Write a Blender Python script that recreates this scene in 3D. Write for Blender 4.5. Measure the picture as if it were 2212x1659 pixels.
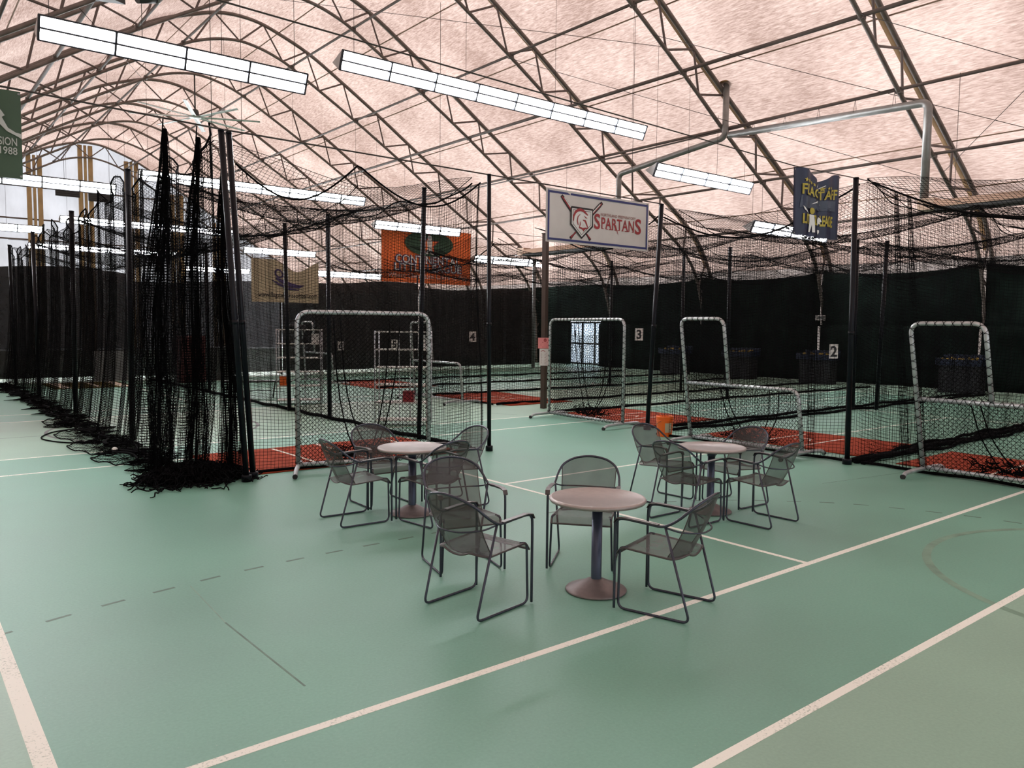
import bpy, bmesh, math, random
import numpy as np
from mathutils import Vector, Matrix

random.seed(7)
rng = np.random.default_rng(7)
PI = math.pi
scene = bpy.context.scene
for o in list(bpy.data.objects):
    bpy.data.objects.remove(o)
COL = scene.collection

# ------------------------------------------------------------------ camera
F_PX, PITCH, ROLL, YAW = 1691.45, -0.0725607, 0.00997253, 0.8927588
CAM = Vector((-5.97607, -3.44041, 1.94826))
d = Vector((math.cos(PITCH) * math.cos(YAW), math.cos(PITCH) * math.sin(YAW), math.sin(PITCH)))
r0 = Vector((math.sin(YAW), -math.cos(YAW), 0))
u0 = r0.cross(d)
rr = r0 * math.cos(ROLL) + u0 * math.sin(ROLL)
uu = -r0 * math.sin(ROLL) + u0 * math.cos(ROLL)
cam_data = bpy.data.cameras.new('camera')
cam_data.sensor_width = 36.0
cam_data.lens = F_PX / 2212 * 36.0
cam_data.clip_end = 500
cam = bpy.data.objects.new('camera', cam_data)
COL.objects.link(cam)
m = Matrix((rr, uu, -d)).transposed().to_4x4()
m.translation = CAM
cam.matrix_world = m
scene.camera = cam

# ------------------------------------------------------------------ light
world = bpy.data.worlds.new('daylight')
scene.world = world
world.use_nodes = True
bg = world.node_tree.nodes['Background']
bg.inputs[0].default_value = (0.86, 0.93, 1.0, 1)
bg.inputs[1].default_value = 2.6
sun_d = bpy.data.lights.new('sun', 'SUN')
sun_d.energy = 1.6
sun_d.color = (1.0, 0.95, 0.88)
sun_d.angle = 0.01
sun = bpy.data.objects.new('sun', sun_d)
COL.objects.link(sun)
sun.rotation_euler = (math.radians(12), math.radians(38), 0)
LAMP_STRENGTH = 41.0

vs = scene.view_settings
vs.view_transform = 'Standard'
vs.look = 'None'
vs.gamma = 1
vs.use_curve_mapping = False
vs.exposure = 0.92
scene.cycles.transparent_max_bounces = 16
scene.cycles.max_bounces = 6
scene.cycles.diffuse_bounces = 3
scene.cycles.glossy_bounces = 2
scene.cycles.use_light_tree = False
scene.cycles.transmission_bounces = 3
scene.cycles.adaptive_threshold = 0.02

# ------------------------------------------------------------------ materials
def nt(name):
    mt = bpy.data.materials.new(name)
    mt.use_nodes = True
    return mt, mt.node_tree.nodes, mt.node_tree.links, mt.node_tree.nodes['Principled BSDF']

def pbr(name, col, rough=0.6, metal=0.0, var=0.12, scale=6.0, spec=0.5, bump=0.0):
    mt, N, L, b = nt(name)
    b.inputs['Roughness'].default_value = rough
    b.inputs['Metallic'].default_value = metal
    b.inputs['Specular IOR Level'].default_value = spec
    tc = N.new('ShaderNodeTexCoord')
    no = N.new('ShaderNodeTexNoise')
    no.inputs['Scale'].default_value = scale
    no.inputs['Detail'].default_value = 4
    L.new(tc.outputs['Object'], no.inputs['Vector'])
    rp = N.new('ShaderNodeValToRGB')
    rp.color_ramp.elements[0].position = 0.3
    rp.color_ramp.elements[1].position = 0.7
    rp.color_ramp.elements[0].color = (*[c * (1 - var) for c in col], 1)
    rp.color_ramp.elements[1].color = (*[min(1, c * (1 + var)) for c in col], 1)
    L.new(no.outputs['Fac'], rp.inputs['Fac'])
    L.new(rp.outputs['Color'], b.inputs['Base Color'])
    if bump:
        bp = N.new('ShaderNodeBump')
        bp.inputs['Strength'].default_value = bump
        L.new(no.outputs['Fac'], bp.inputs['Height'])
        L.new(bp.outputs['Normal'], b.inputs['Normal'])
    return mt

def emit(name, col, strength):
    mt, N, L, b = nt(name)
    b.inputs['Base Color'].default_value = (0.8, 0.8, 0.8, 1)
    b.inputs['Emission Color'].default_value = (*col, 1)
    b.inputs['Emission Strength'].default_value = strength
    return mt

def perforated(name, col, opacity, rough=0.5, metal=0.3):
    mt, N, L, b = nt(name)
    b.inputs['Base Color'].default_value = (*col, 1)
    b.inputs['Roughness'].default_value = rough
    b.inputs['Metallic'].default_value = metal
    out = N['Material Output']
    tr = N.new('ShaderNodeBsdfTransparent')
    mx = N.new('ShaderNodeMixShader')
    tc = N.new('ShaderNodeTexCoord')
    no = N.new('ShaderNodeTexNoise')
    no.inputs['Scale'].default_value = 9
    L.new(tc.outputs['Object'], no.inputs['Vector'])
    mr = N.new('ShaderNodeMapRange')
    mr.inputs['To Min'].default_value = opacity - 0.06
    mr.inputs['To Max'].default_value = opacity + 0.06
    L.new(no.outputs['Fac'], mr.inputs['Value'])
    L.new(mr.outputs['Result'], mx.inputs['Fac'])
    L.new(tr.outputs[0], mx.inputs[1])
    L.new(b.outputs[0], mx.inputs[2])
    L.new(mx.outputs[0], out.inputs['Surface'])
    return mt

def membrane(name, c_dark, c_light, stretch, transl=0.6, scale=1.0, thru=0.5):
    """woven fabric that lets daylight through"""
    mt, N, L, b = nt(name)
    N.remove(b)
    out = N['Material Output']
    tc = N.new('ShaderNodeTexCoord')
    mp = N.new('ShaderNodeMapping')
    mp.inputs['Scale'].default_value = stretch
    L.new(tc.outputs['Object'], mp.inputs['Vector'])
    n1 = N.new('ShaderNodeTexNoise')
    n1.inputs['Scale'].default_value = scale
    n1.inputs['Detail'].default_value = 6
    n1.inputs['Roughness'].default_value = 0.65
    L.new(mp.outputs['Vector'], n1.inputs['Vector'])
    n2 = N.new('ShaderNodeTexNoise')
    n2.inputs['Scale'].default_value = 0.35
    n2.inputs['Detail'].default_value = 3
    L.new(tc.outputs['Object'], n2.inputs['Vector'])
    ad = N.new('ShaderNodeMath')
    ad.operation = 'MULTIPLY_ADD'
    ad.inputs[1].default_value = 0.6
    L.new(n1.outputs['Fac'], ad.inputs[0])
    m2 = N.new('ShaderNodeMath')
    m2.operation = 'MULTIPLY'
    m2.inputs[1].default_value = 0.4
    L.new(n2.outputs['Fac'], m2.inputs[0])
    L.new(m2.outputs[0], ad.inputs[2])
    rp = N.new('ShaderNodeValToRGB')
    rp.color_ramp.elements[0].position = 0.39
    rp.color_ramp.elements[1].position = 0.62
    rp.color_ramp.elements[0].color = (*c_dark, 1)
    rp.color_ramp.elements[1].color = (*c_light, 1)
    L.new(ad.outputs[0], rp.inputs['Fac'])
    di = N.new('ShaderNodeBsdfDiffuse')
    tl = N.new('ShaderNodeBsdfTranslucent')
    mx = N.new('ShaderNodeMixShader')
    mx.inputs['Fac'].default_value = transl
    L.new(rp.outputs['Color'], di.inputs['Color'])
    tm = N.new('ShaderNodeMixRGB'); tm.blend_type = 'MULTIPLY'; tm.inputs['Fac'].default_value = 1
    tm.inputs[2].default_value = (thru, thru, thru, 1)
    L.new(rp.outputs['Color'], tm.inputs[1]); L.new(tm.outputs[0], tl.inputs['Color'])
    L.new(di.outputs[0], mx.inputs[1])
    L.new(tl.outputs[0], mx.inputs[2])
    L.new(mx.outputs[0], out.inputs['Surface'])
    return mt

M = {}
M['steel'] = pbr('galvanised_steel', (0.15, 0.12, 0.105), 0.5, 0.25, 0.25, 3)
M['web'] = pbr('web_steel', (0.125, 0.095, 0.085), 0.55, 0.25, 0.2, 3)
M['purlin'] = pbr('purlin_steel', (0.105, 0.082, 0.072), 0.6, 0.0, 0.2, 2)
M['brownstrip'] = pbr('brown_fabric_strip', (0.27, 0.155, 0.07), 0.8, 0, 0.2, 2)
M['seam'] = pbr('seam_tape', (0.30, 0.19, 0.13), 0.8, 0, 0.15, 2)
M['duct'] = pbr('galvanised_duct', (0.25, 0.245, 0.235), 0.4, 0.5, 0.15, 4)
M['screen_tube'] = pbr('screen_tube_steel', (0.50, 0.51, 0.52), 0.38, 0.6, 0.2, 8)
M['black'] = pbr('black_twine', (0.003, 0.003, 0.0035), 0.9, 0, 0.3, 5, 0.05)
M['rope'] = pbr('black_rope', (0.0035, 0.0035, 0.004), 0.9, 0, 0.3, 9, 0.05)
M['blackpole'] = pbr('black_paint', (0.003, 0.0035, 0.007), 0.3, 0.0, 0.2, 4, 0.22)
M['brownpost'] = pbr('brown_painted_steel', (0.05, 0.027, 0.018), 0.5, 0, 0.2, 3)
M['greypost'] = pbr('grey_painted_steel', (0.16, 0.17, 0.17), 0.5, 0.2, 0.2, 3)
M['rubber'] = pbr('black_rubber', (0.012, 0.012, 0.012), 0.7, 0, 0.2, 10)
M['redturf'] = pbr('red_turf', (0.30, 0.052, 0.025), 0.95, 0, 0.28, 14, 0.1, 0.3)
M['oliveturf'] = pbr('olive_turf', (0.07, 0.055, 0.012), 0.95, 0, 0.3, 12, 0.1, 0.3)
M['turfwhite'] = pbr('white_turf', (0.72, 0.64, 0.55), 0.95, 0, 0.2, 30, 0.1)
M['chair_tube'] = pbr('grey_powder_coat', (0.055, 0.058, 0.08), 0.27, 0.55, 0.12, 6)
M['chair_arm'] = pbr('taupe_powder_coat', (0.09, 0.075, 0.075), 0.38, 0.4, 0.12, 6)
M['mesh'] = perforated('perforated_steel', (0.068, 0.057, 0.055), 0.68, 0.5, 0.3)
M['table_top'] = pbr('taupe_tabletop', (0.35, 0.30, 0.28), 0.33, 0.25, 0.08, 22)
M['table_pole'] = pbr('blue_grey_tube', (0.065, 0.075, 0.115), 0.3, 0.5, 0.12, 6)
M['table_base'] = pbr('taupe_base', (0.20, 0.16, 0.155), 0.4, 0.35, 0.14, 14)
M['orange'] = pbr('orange_plastic', (0.90, 0.15, 0.012), 0.42, 0, 0.08, 6)
M['orange_dark'] = pbr('orange_banner', (0.98, 0.19, 0.035), 0.6, 0, 0.06, 1.5)
M['printwhite'] = pbr('white_print', (0.78, 0.76, 0.74), 0.6, 0, 0.06, 4)
M['bannerwhite'] = pbr('white_vinyl', (0.66, 0.62, 0.60), 0.45, 0, 0.07, 2.2)
M['navyprint'] = pbr('navy_print', (0.030, 0.038, 0.17), 0.5, 0, 0.1, 4)
M['redprint'] = pbr('crimson_print', (0.34, 0.028, 0.035), 0.5, 0, 0.1, 4)
M['greyprint'] = pbr('grey_red_print', (0.30, 0.13, 0.12), 0.5, 0, 0.1, 4)
M['blackprint'] = pbr('black_print', (0.012, 0.01, 0.012), 0.5, 0, 0.1, 4)
M['navyvinyl'] = pbr('navy_vinyl', (0.008, 0.013, 0.045), 0.4, 0, 0.25, 3)
M['yellowprint'] = pbr('gold_print', (0.46, 0.36, 0.035), 0.5, 0, 0.2, 8)
M['greyblue'] = pbr('grey_blue_print', (0.05, 0.062, 0.095), 0.5, 0, 0.25, 6)
M['beige'] = pbr('beige_cloth', (0.50, 0.41, 0.28), 0.8, 0, 0.08, 1.2)
M['purpleprint'] = pbr('purple_print', (0.05, 0.03, 0.11), 0.6, 0, 0.1, 4)
M['greenprint'] = pbr('green_print', (0.022, 0.075, 0.035), 0.6, 0, 0.1, 4)
M['greenbanner'] = pbr('green_vinyl', (0.045, 0.085, 0.045), 0.5, 0, 0.15, 2.5)
M['silver'] = pbr('pale_print', (0.50, 0.51, 0.48), 0.5, 0, 0.08, 4)
M['housing'] = pbr('white_enamel', (0.42, 0.41, 0.40), 0.45, 0.1, 0.1, 4)
M['tube'] = emit('fluorescent_lamp', (0.93, 0.96, 1.0), LAMP_STRENGTH)
M['diffuser'] = emit('lit_reflector', (1.0, 0.97, 0.84), 1.0)
M['wire'] = pbr('wire', (0.06, 0.05, 0.045), 0.5, 0.5, 0.1, 4)
M['pinkpaper'] = pbr('pink_paper', (0.80, 0.27, 0.27), 0.7, 0, 0.05, 6)
M['whitepaper'] = pbr('white_paper', (0.74, 0.70, 0.68), 0.7, 0, 0.05, 6)
M['bluebin'] = pbr('blue_plastic', (0.006, 0.013, 0.04), 0.5, 0, 0.2, 6)
M['yellowball'] = pbr('yellow_ball', (0.42, 0.27, 0.04), 0.6, 0, 0.2, 12)
M['whiteball'] = pbr('white_leather', (0.75, 0.72, 0.68), 0.6, 0, 0.1, 12)
M['wireshelf'] = pbr('chrome_wire', (0.52, 0.52, 0.55), 0.35, 0.6, 0.15, 12)
M['shelfboard'] = pbr('pale_shelf_board', (0.66, 0.62, 0.56), 0.6, 0, 0.18, 9)
M['bag'] = pbr('black_bag', (0.012, 0.012, 0.015), 0.7, 0, 0.3, 6)
M['maroon'] = pbr('maroon_box', (0.10, 0.02, 0.02), 0.7, 0, 0.2, 6)
M['tan'] = pbr('tan_column', (0.40, 0.27, 0.13), 0.7, 0, 0.12, 2)
M['heater'] = pbr('tan_heater', (0.50, 0.36, 0.27), 0.5, 0.2, 0.1, 3)
M['darkbox'] = pbr('dark_grey_box', (0.03, 0.032, 0.03), 0.5, 0, 0.2, 4)
M['fan'] = pbr('fan_aluminium', (0.42, 0.43, 0.42), 0.4, 0.5, 0.1, 4)
M['roof'] = membrane('roof_fabric', (0.40, 0.262, 0.215), (0.82, 0.60, 0.52), (24, 3.6, 24), 0.62, 1.0, 0.43)
M['endfabric'] = membrane('white_wall_fabric', (0.62, 0.60, 0.62), (0.80, 0.79, 0.82), (0.6, 1, 0.2), 0.6, 1.0, 0.46)
M['wallfabric'] = membrane('wall_fabric', (0.42, 0.34, 0.30), (0.6, 0.5, 0.46), (6, 1.5, 6), 0.5)
M['curtain'] = pbr('dark_green_windscreen', (0.006, 0.011, 0.0085), 0.9, 0, 0.5, 1.6, 0.05)
M['divider'] = perforated('black_mesh_screen', (0.013, 0.0115, 0.011), 0.9, 0.9, 0)
M['dividerlight'] = perforated('grey_mesh_screen', (0.03, 0.028, 0.031), 0.74, 0.9, 0)
M['ground'] = pbr('outdoor_ground', (0.45, 0.44, 0.42), 0.9, 0, 0.2, 0.3)

def glass_mat():
    mt, N, L, b = nt('window_glass')
    N.remove(b)
    out = N['Material Output']
    tr = N.new('ShaderNodeBsdfTransparent')
    tr.inputs[0].default_value = (0.86, 0.93, 1.0, 1)
    gl = N.new('ShaderNodeBsdfGlossy')
    gl.inputs['Roughness'].default_value = 0.05
    mx = N.new('ShaderNodeMixShader')
    mx.inputs['Fac'].default_value = 0.06
    L.new(tr.outputs[0], mx.inputs[1])
    L.new(gl.outputs[0], mx.inputs[2])
    L.new(mx.outputs[0], out.inputs['Surface'])
    return mt
M['glass'] = glass_mat()

def floor_mat():
    """green acrylic court: darker green inside the doubles courts, paler green around them"""
    mt, N, L, b = nt('court_acrylic')
    tc = N.new('ShaderNodeTexCoord')
    sp = N.new('ShaderNodeSeparateXYZ')
    L.new(tc.outputs['Object'], sp.inputs[0])
    def band(sock, lo, hi):
        a = N.new('ShaderNodeMath'); a.operation = 'GREATER_THAN'; a.inputs[1].default_value = lo
        c = N.new('ShaderNodeMath'); c.operation = 'LESS_THAN'; c.inputs[1].default_value = hi
        q = N.new('ShaderNodeMath'); q.operation = 'MULTIPLY'
        L.new(sock, a.inputs[0]); L.new(sock, c.inputs[0])
        L.new(a.outputs[0], q.inputs[0]); L.new(c.outputs[0], q.inputs[1])
        return q.outputs[0]
    def op(o, a, c):
        q = N.new('ShaderNodeMath'); q.operation = o; q.use_clamp = True
        L.new(a, q.inputs[0]); L.new(c, q.inputs[1])
        return q.outputs[0]
    y = op('ADD', band(sp.outputs['Y'], -1.372, 9.602), op('ADD', band(sp.outputs['Y'], 14.47, 25.44), band(sp.outputs['Y'], 30.3, 41.3)))
    inside = op('MULTIPLY', y, band(sp.outputs['X'], -5.485, 18.29))
    mix = N.new('ShaderNodeMixRGB')
    mix.inputs[1].default_value = (0.262, 0.41, 0.31, 1)
    mix.inputs[2].default_value = (0.160, 0.345, 0.256, 1)
    L.new(inside, mix.inputs['Fac'])
    # worn patches and fine speckle
    n1 = N.new('ShaderNodeTexNoise'); n1.inputs['Scale'].default_value = 0.55; n1.inputs['Detail'].default_value = 5
    n2 = N.new('ShaderNodeTexNoise'); n2.inputs['Scale'].default_value = 55; n2.inputs['Detail'].default_value = 3
    n3 = N.new('ShaderNodeTexNoise'); n3.inputs['Scale'].default_value = 130; n3.inputs['Detail'].default_value = 1
    for n in (n1, n2, n3):
        L.new(tc.outputs['Object'], n.inputs['Vector'])
    r1 = N.new('ShaderNodeMapRange'); r1.inputs['From Min'].default_value = 0.3; r1.inputs['From Max'].default_value = 0.7
    r1.inputs['To Min'].default_value = 0.9; r1.inputs['To Max'].default_value = 1.12
    L.new(n1.outputs['Fac'], r1.inputs['Value'])
    r2 = N.new('ShaderNodeMapRange'); r2.inputs['To Min'].default_value = 0.86; r2.inputs['To Max'].default_value = 1.14
    L.new(n2.outputs['Fac'], r2.inputs['Value'])
    mu = N.new('ShaderNodeMath'); mu.operation = 'MULTIPLY'
    L.new(r1.outputs[0], mu.inputs[0]); L.new(r2.outputs[0], mu.inputs[1])
    hs = N.new('ShaderNodeMixRGB'); hs.blend_type = 'MULTIPLY'; hs.inputs['Fac'].default_value = 1
    L.new(mix.outputs[0], hs.inputs[1]); L.new(mu.outputs[0], hs.inputs[2])
    dots = N.new('ShaderNodeMapRange'); dots.inputs['From Min'].default_value = 0.73; dots.inputs['From Max'].default_value = 0.78
    L.new(n3.outputs['Fac'], dots.inputs['Value'])
    fl = N.new('ShaderNodeMixRGB'); fl.inputs[2].default_value = (0.45, 0.52, 0.44, 1)
    sc = N.new('ShaderNodeMath'); sc.operation = 'MULTIPLY'; sc.inputs[1].default_value = 0.5
    L.new(dots.outputs[0], sc.inputs[0]); L.new(sc.outputs[0], fl.inputs['Fac'])
    L.new(hs.outputs[0], fl.inputs[1])
    L.new(fl.outputs[0], b.inputs['Base Color'])
    rr_ = N.new('ShaderNodeMapRange'); rr_.inputs['To Min'].default_value = 0.38; rr_.inputs['To Max'].default_value = 0.58
    L.new(n1.outputs['Fac'], rr_.inputs['Value'])
    L.new(rr_.outputs[0], b.inputs['Roughness'])
    b.inputs['Specular IOR Level'].default_value = 0.48
    return mt
M['floor'] = floor_mat()

def line_mat():
    mt, N, L, b = nt('worn_white_paint')
    tc = N.new('ShaderNodeTexCoord')
    n = N.new('ShaderNodeTexNoise'); n.inputs['Scale'].default_value = 70; n.inputs['Detail'].default_value = 5
    L.new(tc.outputs['Object'], n.inputs['Vector'])
    n0 = N.new('ShaderNodeTexNoise'); n0.inputs['Scale'].default_value = 2.5
    L.new(tc.outputs['Object'], n0.inputs['Vector'])
    ad = N.new('ShaderNodeMath'); ad.operation = 'MULTIPLY_ADD'; ad.inputs[1].default_value = 0.45
    L.new(n0.outputs['Fac'], ad.inputs[0]); L.new(n.outputs['Fac'], ad.inputs[2])
    rp = N.new('ShaderNodeValToRGB')
    rp.color_ramp.elements[0].position = 0.50; rp.color_ramp.elements[0].color = (0.44, 0.49, 0.41, 1)
    rp.color_ramp.elements[1].position = 0.64; rp.color_ramp.elements[1].color = (0.86, 0.85, 0.76, 1)
    L.new(ad.outputs[0], rp.inputs['Fac'])
    L.new(rp.outputs['Color'], b.inputs['Base Color'])
    b.inputs['Roughness'].default_value = 0.6
    return mt
M['line'] = line_mat()
M['darkmark'] = pbr('dark_floor_mark', (0.095, 0.165, 0.12), 0.6, 0, 0.3, 6)
M['purplemark'] = pbr('purple_floor_mark', (0.15, 0.15, 0.15), 0.6, 0, 0.3, 6)
M['ghostmark'] = pbr('faded_floor_mark', (0.185, 0.31, 0.225), 0.5, 0, 0.2, 6)

# ------------------------------------------------------------------ helpers
def tag(o, label=None, cat=None, group=None, kind=None):
    if label: o['label'] = label
    if cat: o['category'] = cat
    if group: o['group'] = group
    if kind: o['kind'] = kind
    return o

def empty(name, loc=(0, 0, 0), rz=0.0):
    o = bpy.data.objects.new(name, None)
    o.empty_display_size = 0.1
    o.location = loc
    o.rotation_euler = (0, 0, rz)
    COL.objects.link(o)
    return o

def link(name, me, mat, parent=None):
    if mat and not me.materials:
        me.materials.append(M[mat])
    o = bpy.data.objects.new(name, me)
    COL.objects.link(o)
    if parent: o.parent = parent
    return o

class G:
    """collects simple shapes, then becomes ONE mesh object"""
    def __init__(s):
        s.v = []; s.f = []; s.sm = []
    def add(s, vs, fs, smooth=False):
        b = len(s.v)
        s.v += [tuple(v) for v in vs]
        s.f += [tuple(i + b for i in f) for f in fs]
        s.sm += [smooth] * len(fs)
        return s
    def box(s, c, size, rz=0.0):
        cx, cy, cz = c; x, y, z = [q / 2 for q in size]
        cs, sn = math.cos(rz), math.sin(rz)
        vs = []
        for a in (-1, 1):
            for b_ in (-1, 1):
                for e in (-1, 1):
                    px, py = a * x, b_ * y
                    vs.append((cx + px * cs - py * sn, cy + px * sn + py * cs, cz + e * z))
        return s.add(vs, [(0, 1, 3, 2), (4, 6, 7, 5), (0, 4, 5, 1), (2, 3, 7, 6), (0, 2, 6, 4), (1, 5, 7, 3)])
    def tube(s, pts, r, n=8, caps=True, closed=False):
        P = [Vector(p) for p in pts]
        k = len(P)
        up = None
        vs = []
        for i in range(k):
            if closed:
                t = (P[(i + 1) % k] - P[i - 1])
            else:
                t = P[min(i + 1, k - 1)] - P[max(i - 1, 0)]
            t.normalize()
            if up is None:
                up = Vector((0, 0, 1)) if abs(t.z) < 0.9 else Vector((1, 0, 0))
            a = up - t * up.dot(t)
            if a.length < 1e-5:
                a = Vector((1, 0, 0)) - t * t.x
            a.normalize()
            up = a
            b_ = t.cross(a)
            rad = r[i] if isinstance(r, (list, tuple)) else r
            for j in range(n):
                an = 2 * PI * j / n
                vs.append(P[i] + (a * math.cos(an) + b_ * math.sin(an)) * rad)
        fs = []
        for i in range(k if closed else k - 1):
            i2 = (i + 1) % k
            for j in range(n):
                j2 = (j + 1) % n
                fs.append((i * n + j, i * n + j2, i2 * n + j2, i2 * n + j))
        s.add(vs, fs, True)
        if caps and not closed:
            b0 = len(s.v) - len(vs)
            s.f.append(tuple(b0 + j for j in reversed(range(n)))); s.sm.append(False)
            s.f.append(tuple(b0 + (k - 1) * n + j for j in range(n))); s.sm.append(False)
        return s
    def lathe(s, prof, c=(0, 0, 0), n=32):
        vs = []; fs = []
        for (r, z) in prof:
            for j in range(n):
                a = 2 * PI * j / n
                vs.append((c[0] + r * math.cos(a), c[1] + r * math.sin(a), c[2] + z))
        for i in range(len(prof) - 1):
            for j in range(n):
                j2 = (j + 1) % n
                fs.append((i * n + j, i * n + j2, (i + 1) * n + j2, (i + 1) * n + j))
        return s.add(vs, fs, True)
    def mesh(s, name):
        me = bpy.data.meshes.new(name)
        me.from_pydata(s.v, [], s.f)
        me.polygons.foreach_set('use_smooth', s.sm)
        me.update()
        return me
    def build(s, name, mat, parent=None):
        return link(name, s.mesh(name), mat, parent)

def fillet(pts, rad, n=6):
    """round the inner corners of a polyline"""
    P = [Vector(p) for p in pts]
    out = [P[0]]
    for i in range(1, len(P) - 1):
        a, b, c = P[i - 1], P[i], P[i + 1]
        d1 = (a - b); d2 = (c - b)
        q = min(rad, d1.length * 0.49, d2.length * 0.49)
        s_ = b + d1.normalized() * q
        e = b + d2.normalized() * q
        for k in range(n + 1):
            t = k / n
            out.append(s_ * (1 - t) ** 2 + b * 2 * t * (1 - t) + e * t * t)
    out.append(P[-1])
    return out

def spline(pts, n=8):
    P = [Vector(p) for p in pts]
    Q = [P[0] * 2 - P[1]] + P + [P[-1] * 2 - P[-2]]
    out = []
    for i in range(1, len(Q) - 2):
        for k in range(n):
            t = k / n
            a, b, c, e = Q[i - 1], Q[i], Q[i + 1], Q[i + 2]
            out.append(0.5 * ((2 * b) + (c - a) * t + (2 * a - 5 * b + 4 * c - e) * t * t + (3 * b - a - 3 * c + e) * t ** 3))
    out.append(P[-1])
    return out

def copy_tree(o, parent=None):
    c = o.copy(); COL.objects.link(c); c.parent = parent
    for ch in list(o.children):
        copy_tree(ch, c)
    return c

def np_mesh(name, V, Fq):
    me = bpy.data.meshes.new(name)
    V = np.ascontiguousarray(V, dtype=np.float32).reshape(-1, 3)
    Fq = np.ascontiguousarray(Fq, dtype=np.int32).reshape(-1, 4)
    me.vertices.add(len(V)); me.vertices.foreach_set('co', V.ravel())
    me.loops.add(Fq.size); me.loops.foreach_set('vertex_index', Fq.ravel())
    me.polygons.add(len(Fq))
    me.polygons.foreach_set('loop_start', np.arange(0, Fq.size, 4, dtype=np.int32))
    me.polygons.foreach_set('loop_total', np.full(len(Fq), 4, dtype=np.int32))
    me.update(calc_edges=True)
    return me

def strands(paths, r):
    """paths (S, K, 3) -> three-sided thin tubes, as (verts, quads)"""
    S, K, _ = paths.shape
    t = paths[:, -1] - paths[:, 0]
    t = t / (np.linalg.norm(t, axis=1, keepdims=True) + 1e-9)
    ref = np.where(np.abs(t[:, 2:3]) < 0.8, np.array([[0, 0, 1.0]]), np.array([[1.0, 0.3, 0]]))
    a = ref - t * np.sum(ref * t, axis=1, keepdims=True)
    a /= np.linalg.norm(a, axis=1, keepdims=True) + 1e-9
    b = np.cross(t, a)
    V = np.empty((S, K, 3, 3))
    for j in range(3):
        an = 2 * PI * j / 3 + 0.5
        V[:, :, j, :] = paths + r * (a * math.cos(an) + b * math.sin(an))[:, None, :]
    base = np.arange(S * K).reshape(S, K) * 3
    q = []
    for j in range(3):
        j2 = (j + 1) % 3
        q.append(np.stack([base[:, :-1] + j, base[:, :-1] + j2, base[:, 1:] + j2, base[:, 1:] + j], axis=-1).reshape(-1, 4))
    return V.reshape(-1, 3), np.concatenate(q)

def net_mesh(name, f, ulen, vlen, cell, r, ustep=0.25, vstep=0.3, gap=None):
    """square-mesh netting; f(u, v) gives points for u, v in metres along the netting"""
    us = np.arange(0, ulen + 1e-6, cell); vsamp = np.linspace(0, vlen, max(2, int(vlen / vstep) + 1))
    vv = np.arange(0, vlen + 1e-6, cell); usamp = np.linspace(0, ulen, max(2, int(ulen / ustep) + 1))
    A = f(us[:, None] + 0 * vsamp[None, :], vsamp[None, :] + 0 * us[:, None])
    B = f(usamp[None, :] + 0 * vv[:, None], vv[:, None] + 0 * usamp[None, :])
    V1, F1 = strands(A, r); V2, F2 = strands(B, r)
    return np_mesh(name, np.concatenate([V1, V2]), np.concatenate([F1, F2 + len(V1)]))

def net(name, f, ulen, vlen, cell, r, parent=None, ustep=0.25, vstep=0.3):
    return link(name, net_mesh(name, f, ulen, vlen, cell, r, ustep, vstep), 'black', parent)

def diamond_net(name, f, w, h, cell, r, parent, k=14):
    """netting hung on the diamond; f(u, v) maps the w x h panel"""
    out = []
    for sgn in (1, -1):
        c = -h if sgn == 1 else 0
        top = w if sgn == 1 else w + h
        segs = []
        while c < top:
            # line u = c + sgn*v
            if sgn == 1:
                v0, v1 = max(0, -c), min(h, w - c)
                if v1 - v0 > 0.02: segs.append((c + v0, v0, c + v1, v1))
            else:
                v0, v1 = max(0, c - w), min(h, c)
                if v1 - v0 > 0.02: segs.append((c - v0, v0, c - v1, v1))
            c += cell * 1.414
        S = np.array(segs)
        t = np.linspace(0, 1, k)[None, :]
        U = S[:, 0:1] * (1 - t) + S[:, 2:3] * t
        Vv = S[:, 1:2] * (1 - t) + S[:, 3:4] * t
        out.append(strands(f(U, Vv), r))
    V = np.concatenate([o[0] for o in out])
    Fq = np.concatenate([out[0][1], out[1][1] + len(out[0][0])])
    return link(name, np_mesh(name, V, Fq), 'black', parent)

def text_poly(s_, size=1.0, bold=0.0, sx=1.0, spacing=1.0):
    cu = bpy.data.curves.new('t', 'FONT')
    cu.body = s_; cu.size = size; cu.offset = bold; cu.space_character = spacing
    cu.resolution_u = 3
    cu.align_x = 'CENTER'
    ob = bpy.data.objects.new('t', cu)
    COL.objects.link(ob)
    dg = bpy.context.evaluated_depsgraph_get()
    me = bpy.data.meshes.new_from_object(ob.evaluated_get(dg))
    vs = [(v.co.x * sx, v.co.y) for v in me.vertices]
    fs = [tuple(p.vertices) for p in me.polygons]
    bpy.data.objects.remove(ob); bpy.data.curves.remove(cu); bpy.data.meshes.remove(me)
    return vs, fs

def poly2d(pts):
    bm = bmesh.new()
    vv = [bm.verts.new((p[0], p[1], 0)) for p in pts]
    f = bm.faces.new(vv)
    bmesh.ops.triangulate(bm, faces=[f])
    bm.verts.index_update()
    vs = [(v.co.x, v.co.y) for v in bm.verts]
    fs = [tuple(v.index for v in f.verts) for f in bm.faces]
    bm.free()
    return vs, fs

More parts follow.
